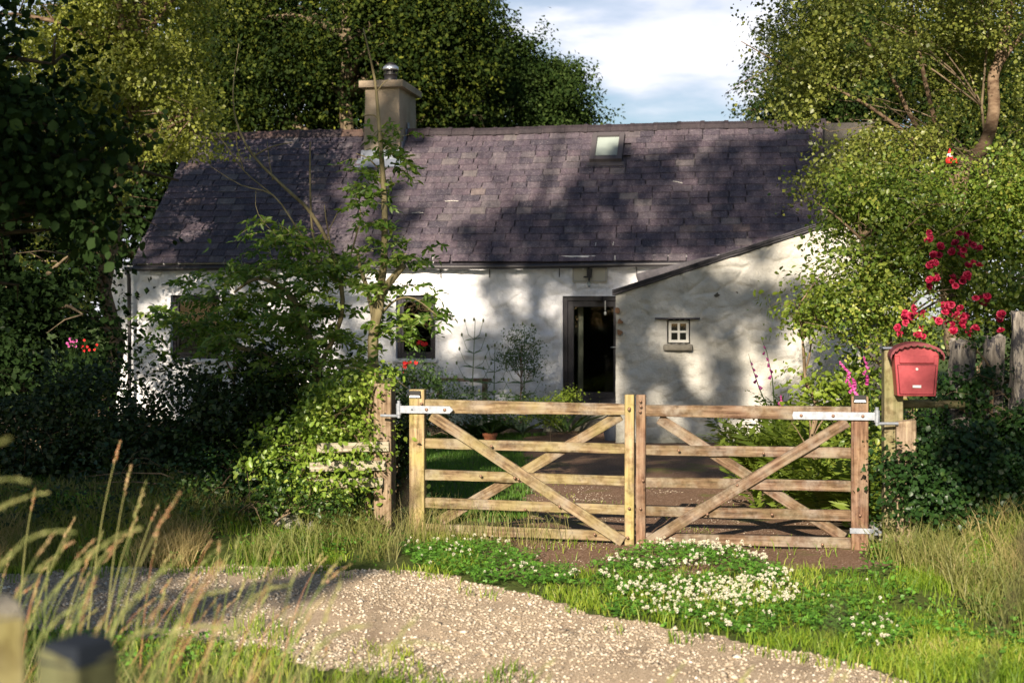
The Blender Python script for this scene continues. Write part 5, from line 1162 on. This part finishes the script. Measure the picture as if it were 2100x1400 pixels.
pt_ = scatter(-6.5, 7.5, 5.6, 11.5, 230000, 1, lambda x,y,r: (~is_lane(x,y) | ((r<.22)&(np.abs(y-lane_y_far(x))<.45)&(smooth_noise(x,y,71,.2)>-.1)) | ((r<.25)&(np.abs(y-lane_y_near(x))<.7)&(smooth_noise(x,y,72,.25)>0))) & (~is_drive(x,y) | (r<.03)) & ~((r>.35)&clover(x,y)) & (smooth_noise(x,y,31,.5)+.5*smooth_noise(x,y,32,.17)+.55 > r*.9))
h_ = .035+.05*rng.random(len(pt_))+.03*(smooth_noise(pt_[:,0],pt_[:,1],33,.4)+.3)
rn = np.clip(.35+.4*smooth_noise(pt_[:,0],pt_[:,1],34,.6)+.35*rng.normal(size=len(pt_))*.7, 0, 1)
tag(blades('grass', pt_, np.maximum(h_,.02), .0036, 'grass', .7, 2, rn), 'short sunlit green grass on the verge')
tall = lambda x,y,r: (((x<-.85)&(y>10.25+.25*smooth_noise(x,y,5,.5))&(y<12.2)) | ((x>2.75+.2*smooth_noise(x,y,6,.5))&(y>8.2)&(y<10.6)) | ((x>3.0+.3*smooth_noise(x,y,6,.5))&(y>6.6)&(y<9))) & (smooth_noise(x,y,36,.3)+.6 > r)
pt_ = scatter(-6.5, 6.5, 6.6, 12.2, 110000, 3, tall)
h_ = (.16+.22*rng.random(len(pt_))**1.3)*np.where(pt_[:,0]>0, 1.0, np.clip(1.05-.5*np.clip((-pt_[:,0]-1.5)/.6,0,1), .5, 1.1))*(1+.35*smooth_noise(pt_[:,0],pt_[:,1],37,.5))
rn = np.clip(.45+.35*smooth_noise(pt_[:,0],pt_[:,1],38,.7)+.25*rng.normal(size=len(pt_)), 0, 1)
tag(blades('tall_grass', pt_, h_, .0036, 'dry_grass', .8, 4, rn*.5), 'long half-dry grass along the banks')
pt_ = scatter(-6, .6, 12.4, 24.5, 60000, 5, lambda x,y,r: ~is_drive(x,y)); tag(blades('lawn_grass', pt_, .04+.03*rng.random(len(pt_)), .004, 'lawn_grass', .5, 6), 'mown lawn behind the gate')
pt_ = scatter(-.9, .5, 10.95, 11.6, 900, 7, lambda x,y,r: x+.9<r*1.5); tag(blades('tall_grass', pt_, .16+.26*rng.random(len(pt_)), .0022, 'dry_grass', .5, 8, rng.random(len(pt_))*.6), 'wispy seeding grass round the foot of the left gate leaf')
pt_ = scatter(-.2, 2.6, 11.3, 16, 3000, 9, lambda x,y,r: smooth_noise(x,y,41,.5)>.35); tag(blades('grass', pt_, .02+.03*rng.random(len(pt_)), .0025, 'grass', .8, 10), 'sparse weeds on the drive')
pt_ = scatter(-4.6, -2.3, 10.2, 10.9, 5000, 19, lambda x,y,r: (abs(x+2.35)<.4)|(abs(x+4)<.3)); tag(blades('tall_grass', pt_, .12+.14*rng.random(len(pt_)), .0028, 'dry_grass', 1.1, 20, .7+.3*rng.random(len(pt_))), 'tuft of rust brown dead grass')
pt_ = scatter(2.9, 5.2, 9.3, 10.5, 4500, 29, lambda x,y,r: smooth_noise(x,y,62,.35)+.4>r); tag(blades('tall_grass', pt_, .16+.20*rng.random(len(pt_)), .0034, 'dry_grass', .8, 30, .3+.6*rng.random(len(pt_))), 'straw-coloured seeding grass on the right bank')
pt_ = scatter(-5.5, 5.5, 7.4, 11.6, 60000, 31, lambda x,y,r: ~is_lane(x,y)&~is_drive(x,y)&~clover(x,y)&(smooth_noise(x,y,63,.35)*.8+.25>r)); g = np.random.default_rng(31); n = len(pt_); pt_[:,2] += .015+.09*g.random(n)*(abs(pt_[:,0]-.8)>1.6); a = g.uniform(0,6.28,n); L = g.uniform(.016,.04,n)
tag(leafobj('weeds', pt_, np.array([[0,0,1.]])+g.normal(size=(n,3))*.5, np.stack([np.cos(a),np.sin(a),.4*np.ones(n)],1), L, L*.34, M['clover_leaf'], None, True), 'broad-leaved weeds in the verge', kind='stuff')
# clover
pt_ = scatter(-1.2, 3.6, 6.8, 11.2, 60000, 11, lambda x,y,r: clover(x+.1*smooth_noise(x,y,13,.2), y+.12*smooth_noise(x,y,14,.2)) & (smooth_noise(x,y,42,.25)+.75>r))
g = np.random.default_rng(12); n = len(pt_); P = np.repeat(pt_,3,0); P[:,2] += np.repeat(.02+.055*g.random(n),3); a = np.repeat(g.uniform(0,6.28,n),3)+np.tile([0,2.094,4.189],n)
N = np.repeat(np.array([[0,0,1.]])+g.normal(size=(n,3))*.35,3,0); T = np.stack([np.cos(a),np.sin(a),np.zeros(3*n)],1); L = np.repeat(g.uniform(.009,.017,n),3)
tag(leafobj('clover_leaves', P, N, T, L*1.25, L*.55, M['clover_leaf'], rnd=np.repeat(g.random(n),3)), 'clover leaves', kind='stuff')
# clover heads: small balls of florets
nf = 900; xs = []; 
cand = scatter(-1.2, 3.8, 6.8, 11.2, 16000, 13, lambda x,y,r: (inpoly(x,y,clB)&(r<.85))|(inpoly(x,y,clA)&(r<.13))|(inpoly(x,y,clC)&(r<.2)))
mk = smooth_noise(cand[:,0],cand[:,1],44,.3)*.9+.3+.5*smooth_noise(cand[:,0],cand[:,1],45,.07) > g.random(len(cand)); cand = cand[mk][:780]; n = len(cand)
c = cand.copy(); c[:,2] += .055+.05*g.random(n); k = 26
d = unit(g.normal(size=(n*k,3))+np.array([[0,0,.4]])); r_ = np.repeat(.0065+.008*g.random(n)**1.5,k)
P = np.repeat(c,k,0)+d*r_[:,None]*.35; T = d+np.array([[0,0,.2]]); N = g.normal(size=P.shape)
tag(leafobj('clover_flowers', P, N, T, r_*.9, r_*.28, M['clover_flower'], rnd=g.random(n*k)), 'white clover heads', kind='stuff')
# gravel on lane and drive
def pebbles(name, pts, s0, s1, mat, seed, flat=.6):
    g = np.random.default_rng(seed); n = len(pts); s = s0+(s1-s0)*g.random(n)**3
    base = np.array([[1,0,0],[-1,0,0],[0,1,0],[0,-1,0],[0,0,1],[0,0,-1],[.7,.7,.5],[-.7,.6,.5]],float)[:6]
    V = base[None]*g.uniform(.6,1.25,(n,6,1))+g.normal(size=(n,6,3))*.18; a = g.uniform(0,6.28,n); ca, sa = np.cos(a), np.sin(a)
    x = V[:,:,0]*ca[:,None]-V[:,:,1]*sa[:,None]; y = V[:,:,0]*sa[:,None]+V[:,:,1]*ca[:,None]; V = np.stack([x,y,V[:,:,2]*flat],-1)*s[:,None,None]+pts[:,None,:]; V[:,:,2] += (s*.25)[:,None]
    f = np.array([[0,2,4],[2,1,4],[1,3,4],[3,0,4],[2,0,5],[1,2,5],[3,1,5],[0,3,5]]); Fc = (np.arange(n)*6)[:,None,None]+f[None]
    o = link(name, npmesh(name, V.reshape(-1,3), Fc.reshape(-1,3), np.repeat(g.random(n),8)), M[mat]); return tag(o, 'loose stones', kind='stuff')
pt_ = scatter(-6, 7, 5.6, 10.8, 260000, 21, lambda x,y,r: is_lane(x,y) & (smooth_noise(x,y,51,.6)*.7+.4*smooth_noise(x,y,52,.15)+.68 > r)); pebbles('gravel', pt_, .003, .017, 'gravel', 22)
pt_ = scatter(-6, 7, 5.6, 10.8, 900, 23, lambda x,y,r: is_lane(x,y)); pebbles('gravel', pt_, .012, .036, 'gravel', 24, .5)
pt_ = scatter(-.6, 3.2, 9.6, 16, 14000, 25, lambda x,y,r: is_drive(x,y)&(smooth_noise(x,y,53,.4)+.4>r)); pebbles('drive_chippings', pt_, .003, .009, 'gravel', 26)
# ------------------------------------------------------------------ long seeding grass in front of the camera
def stalks(name, specs, seed, label, sm='stalk'):
    g = random.Random(seed); mb = MB(); LP = []; LT = []; LN = []; LL = []; LR = []
    for (b, t, bow, rad, hl, cs, ch) in specs:
        b, t = Vector(b), Vector(t); ax = t-b; L = ax.length; side = Vector((ax.x, ax.y, 0)); side = side.normalized() if side.length > .01 else Vector((1,0,0))
        def pt(f): return b+ax*f+Vector((0,0,1))*bow*L*math.sin(math.pi*f**1.4)*.9-side*bow*L*.35*math.sin(math.pi*f)
        n = 12; mb.cr = cs; mb.tube([pt(i/n) for i in range(n+1)], [rad*(1-.6*i/n) for i in range(n+1)], 5, False)
        f0 = 1-hl/L; m = int(hl/.0035)
        for i in range(m):
            f = f0+(1-f0)*i/m; p = pt(f); d = (pt(min(f+.01,1.0))-pt(f-.01)).normalized(); clump = .6+.8*abs(math.sin(i*.35+seed)); 
            v = Vector((g.gauss(0,1), g.gauss(0,1), g.gauss(0,1))); v = (v-d*v.dot(d)).normalized()
            LP.append(p+v*rad*1.0); LT.append(d*1.3+v*.55*clump); LN.append(v+Vector((g.gauss(0,.3),g.gauss(0,.3),g.gauss(0,.3)))); LL.append(rad*g.uniform(5,9)*(1.1-.5*(i/m))); LR.append(min(1,max(0,ch+g.gauss(0,.08))))
    root = plant('grass_plant', label, 'long grass', (0,0,0)) if False else None
    o = mb.build(name, M[sm], None); tag(o, label, kind='stuff')
    LL = np.array(LL); s_ = leafobj('seed_heads', np.array(LP), np.array(LN), np.array(LT), LL, LL*.22, M[sm], o, False, LR)
    return o
sp_ = []; g = random.Random(12)
def add_st(hx, hy, D, bx, by, bow, rad, hl, cs, ch): sp_.append((W(bx, by, D), W(hx, hy, D+.05), bow, rad, hl, cs, ch))
# sharp ones about 4 to 6 m away
for (hx, hy, bx, by, D, hl, ch) in ((247,903,180,1290,5.2,.11,.9),(268,955,215,1330,5.0,.13,.8),(300,985,225,1350,4.3,.20,.55),(368,1012,220,1330,3.8,.15,.88),(73,1000,40,1250,5.2,.10,.9),(155,1060,60,1290,5.2,.10,.8),(325,1033,250,1280,5.2,.08,.85),(195,1120,120,1330,4.6,.14,.85),(100,1150,90,1300,5,.12,.5),(490,1100,450,1330,5.4,.06,.3),(660,1135,600,1320,5.6,.05,.6),(280,1060,215,1290,5.0,.08,.85),(75,1200,70,1330,4.6,.10,.6),(515,1160,450,1370,4.8,.13,.6),(410,1180,330,1380,4.8,.1,.85),(345,1190,300,1380,5,.1,.4),(450,1240,420,1400,4.6,.1,.9),(700,1140,560,1400,4.4,.12,.6)):
    add_st(hx, hy, D, bx, by, .05, .0022, hl, .1 if ch < .8 else .45, ch)
# nearer, blurred
for (hx, hy, bx, by, D, bow, hl, ch) in ((375,1140,150,1420,3.0,.08,.26,.4),(290,1080,20,1330,2.9,.10,.18,.45),(175,1235,10,1440,3.0,.12,.12,.35),(100,1010,-100,1120,3.0,.10,.16,.45),(60,990,-80,1040,2.6,.2,.12,.45),(150,1090,-90,1320,2.7,.2,.16,.42),(480,1290,230,1440,3.0,.2,.16,.4),(365,1300,150,1480,2.8,.25,.15,.4),(470,1210,300,1420,3.2,.2,.14,.45),(20,900,-60,960,2.2,.1,.05,.45),(590,1200,430,1430,3.4,.2,.12,.5),(700,1190,620,1430,3.4,.05,.12,.45),(760,1280,560,1450,3.0,.15,.14,.42),(860,1260,740,1430,3.0,.05,.12,.45),(920,1330,640,1460,3.0,.2,.15,.42)):
    add_st(hx, hy, D, bx, by, bow, .0020, hl, .3, ch)
for _ in range(95):
    x = g.uniform(-60,620); D = g.uniform(3.0,5.6); hy = g.uniform(1080,1330)+max(0,x-350)*.25; add_st(x+g.uniform(10,110), hy, D, x-g.uniform(0,60), hy+g.uniform(200,320), g.uniform(.03,.15), .0017, g.uniform(.05,.13), g.choice([.05,.1,.3,.95]), g.choice([.4,.55,.7,.85]))
for _ in range(10):
    x = g.uniform(950,2100); D = g.uniform(2.6,4); hy = g.uniform(1330,1420); add_st(x+g.uniform(10,90), hy, D, x-g.uniform(0,60), hy+g.uniform(160,260), g.uniform(.03,.12), .0018, .08, .2, .45)
stalks('meadow_grass', sp_, 3, 'long seeding grass stalks in front of the camera, some blurred')
sp_ = []
for (hx, hy, bx, by, D, rad) in ((850,985,770,1250,1.15,.0024),(1720,1240,1490,1410,1.1,.0018),(2130,1080,1940,1400,1.0,.0030),(1190,1270,1050,1440,1.5,.0015),(1330,1290,1180,1440,1.4,.0010),(2080,1210,1990,1400,1.1,.0018)):
    sp_.append((W(bx,by,D)+Vector((-.05,0,-.25)), W(hx,hy,D), .02, rad, .03, .05, .3))
stalks('meadow_grass', sp_, 4, 'strongly blurred grass stems coloured shadow-dark right in front of the camera', 'dark_bark')  # bark-dark colour stands in for shadow on these stems
pt_ = scatter(-2.2, .1, 4.6, 6.4, 9000, 27, lambda x,y,r: (y<6.2-.25*(x+1.3)) & (x < -.6+.3*smooth_noise(x,y,61,.4)))
tag(blades('tall_grass', pt_, .15+.30*rng.random(len(pt_)), .003, 'dry_grass', .6, 28, rng.random(len(pt_))*.7), 'long grass on the near edge of the lane')

# ------------------------------------------------------------------ trees behind the photographer: they throw the dappled shade
TP = -12.0
clumps = []
gsh = random.Random(99)
def to_plane(P):
    t = (P.y-TP-gsh.uniform(-2.5,2.5))/(-SUN.y); return P+SUN*t
def shade_poly(poly, depth, p, sp=.42, r=.34, lit=(), layers=1):
    xs = [q[0] for q in poly]; ys = [q[1] for q in poly]; y = min(ys)
    while y < max(ys):
        D = depth(sum(xs)/len(xs), y); x = min(xs)
        while x < max(xs):
            D = depth(x, y); s = sp/D*F
            jx, jy = x+gsh.uniform(-.5,.5)*s, y+gsh.uniform(-.5,.5)*s
            if inpoly(np.array([jx]), np.array([jy]), poly)[0] and gsh.random() < p and not any(math.hypot((jx-a)/c, (jy-b)/d) < 1 for a, b, c, d in lit):
                for _ in range(layers): clumps.append((to_plane(W(jx, jy, D)), r*gsh.uniform(.75,1.2)))
            x += s
        y += sp/D*F
def shade_ground(poly, p, sp=.42, r=.34, layers=1):
    W_ = [gpx(*q) for q in poly]; ys = [q[1] for q in W_]; xs = [q[0] for q in W_]; y = min(ys)
    while y < max(ys):
        x = min(xs)
        while x < max(xs):
            jx, jy = x+gsh.uniform(-.5,.5)*sp, y+gsh.uniform(-.5,.5)*sp*2.8
            if inpoly(np.array([jx]), np.array([jy]), W_)[0] and gsh.random() < p:
                for _ in range(layers): clumps.append((to_plane(Vector((jx, jy, -.1))), r*gsh.uniform(.75,1.2)))
            x += sp
        y += sp*2.8
wallD = lambda x, y: hY(hs(x))
leanD = lambda x, y: hY(hs(x,DL), DL)
roofD = lambda x, y: hY(hs(x, 1.4), 1.4)-1.2+2.2*(530-y)/260
K = lambda v: (lambda x, y: v)
shade_poly([(1240,305),(1340,312),(1400,290),(1700,262),(1730,470),(1480,525),(880,528),(960,470),(1060,425),(1150,400),(1175,350)], roofD, .97, .34, .34, lit=[(1330,435,28,14),(1400,345,50,14),(1560,320,35,12),(1350,400,14,10)])
shade_poly([(270,540),(330,330),(420,285),(560,300),(740,330),(860,420),(870,528)], roofD, .30, .26, .17)
shade_poly([(960,535),(1300,525),(1262,605),(1262,900),(860,900),(880,700),(960,700),(1010,650),(960,590)], wallD, .93, .34, .3, lit=[(1090,625,38,34),(1160,660,40,30),(935,700,40,26),(1140,760,20,26)])
shade_poly([(700,640),(880,640),(860,900),(700,900)], wallD, .7, .36, .3)
shade_poly([(218,545),(760,545),(720,760),(218,760)], wallD, .5, .30, .2)
shade_poly([(1262,600),(1440,545),(1560,505),(1640,560),(1700,600),(1700,760),(1560,900),(1262,905)], leanD, .86, .32, .28, lit=[(1512,603,22,18),(1420,700,22,16),(1400,735,50,28),(1440,790,45,30),(1545,735,38,32),(1600,650,16,12),(1350,890,80,32),(1490,880,60,34),(1610,780,40,36),(1660,700,60,40),(1660,520,90,50),(1340,840,30,20),(1290,720,14,12)])
shade_ground([(860,872),(1330,872),(1740,900),(1600,950),(1300,958),(860,975)], 1, .4, .36, 1)
shade_ground([(880,975),(1120,975),(1060,1010),(940,1040),(880,1050)], .9, .4, .26)
shade_poly([(-250,600),(250,600),(520,720),(530,900),(470,1080),(-250,1150)], K(12.6), .93, .42, .34)
shade_poly([(-250,560),(320,560),(380,700),(-250,700)], K(18), .8, .45, .38)
shade_poly([(-250,-60),(200,-60),(330,560),(-250,560)], K(9), .86, .42, .34)
shade_ground([(-300,1040),(330,1040),(330,1130),(340,1180),(290,1290),(-300,1330)], .97, .4, .36)
shade_ground([(400,1210),(560,1180),(760,1165),(780,1180),(640,1235),(470,1265)], .9, .4, .24)
shade_poly([(1890,380),(2200,380),(2200,640),(2060,660),(1960,600)], K(12.6), .5, .4, .3)
shade_poly([(1895,690),(1960,690),(2200,700),(2200,870),(1900,870)], K(11.3), .6, .3, .2)
shade_poly([(1860,860),(2200,860),(2200,1000),(1840,1030)], K(11.4), .8, .4, .26)
shade_poly([(1700,0),(2150,0),(2150,380),(1850,380)], K(15), .3, .5, .3)
shade_poly([(735,165),(870,165),(870,300),(735,300)], K(29), .55, .24, .15)
shade_poly([(-300,930),(350,930),(350,1120),(-300,1130)], K(11), .9, .4, .32)
lit_win = [(690,875,230,760,12.5,.8),(580,850,730,1010,11.8,.9),(380,730,460,790,13.1,.85),(838,1800,790,1130,11.2,1.0),(1640,1900,430,800,12.8,.6),(1560,1800,740,900,14.0,.7),(1820,1935,700,815,10.8,1.0),(380,840,1000,1120,11.0,.7)]
def hits_lit(p):
    for x0, x1, y0, y1, D, pr in lit_win:
        q = p-SUN*((D-p.y)/(-SUN.y)); px = q.x/q.y*F+1050; py = 650-(q.z-EYE)/q.y*F
        if x0 < px < x1 and y0 < py < y1 and gsh.random() < pr: return True
    return False
clumps = [c_ for c_ in clumps if not hits_lit(c_[0])]
shade_poly([(-250,640),(220,640),(500,760),(520,900),(450,1080),(-250,1130)], K(12.4), .9, .42, .36)
shade_poly([(350,980),(620,1000),(620,1120),(350,1130)], K(11), .5, .34, .22)
shade_ground([(-300,1140),(250,1140),(330,1190),(280,1290),(-300,1330)], .95, .4, .34)
shade_poly([(-250,-60),(180,-60),(300,500),(-250,560)], K(9.2), .8, .42, .34)
hosts = [(-15.5,TP+1), (-10.6,TP-1), (-1.0,TP), (2.4,TP+2)]
lab = ['big tree behind the camera, far to the left of the lane', 'big tree behind the camera on the left of the lane', 'big tree behind the camera on the right of the lane', 'smaller tree behind the camera, far to the right']
for i, hxy in enumerate(hosts):
    cl = [(p, r) for p, r in clumps if min(range(4), key=lambda k: abs(p.x-hosts[k][0])) == i]
    if not cl: continue
    b = Vector((hxy[0], hxy[1], .3)); root = plant('shade_tree', lab[i], 'tree', b, 'tall trees behind the photographer')
    c = np.array([tuple(p-b) for p, r in cl]); rr = np.array([r for p, r in cl]); n = 100
    g = np.random.default_rng(i+300); P = np.repeat(c,n,0)+g.normal(size=(len(c)*n,3))*np.repeat(rr,n)[:,None]*.55
    leafobj('crown', P, g.normal(size=P.shape), g.normal(size=P.shape), .17*g.uniform(.7,1.2,len(P)), .058*g.uniform(.7,1.2,len(P)), M['oak_leaf'], root)
    zt_ = float(c[:,2].max()); pts = jitter_path((0,0,-.4), (float(np.median(c[:,0]))*.3, 0, zt_), 8, .35, random.Random(i))
    sel = c[np.random.default_rng(i).permutation(len(c))[:70]]
    limbs(root, pts, .26, [tuple(q) for q in sel], M['bark'], 'trunk', i, .16, twigs=1)
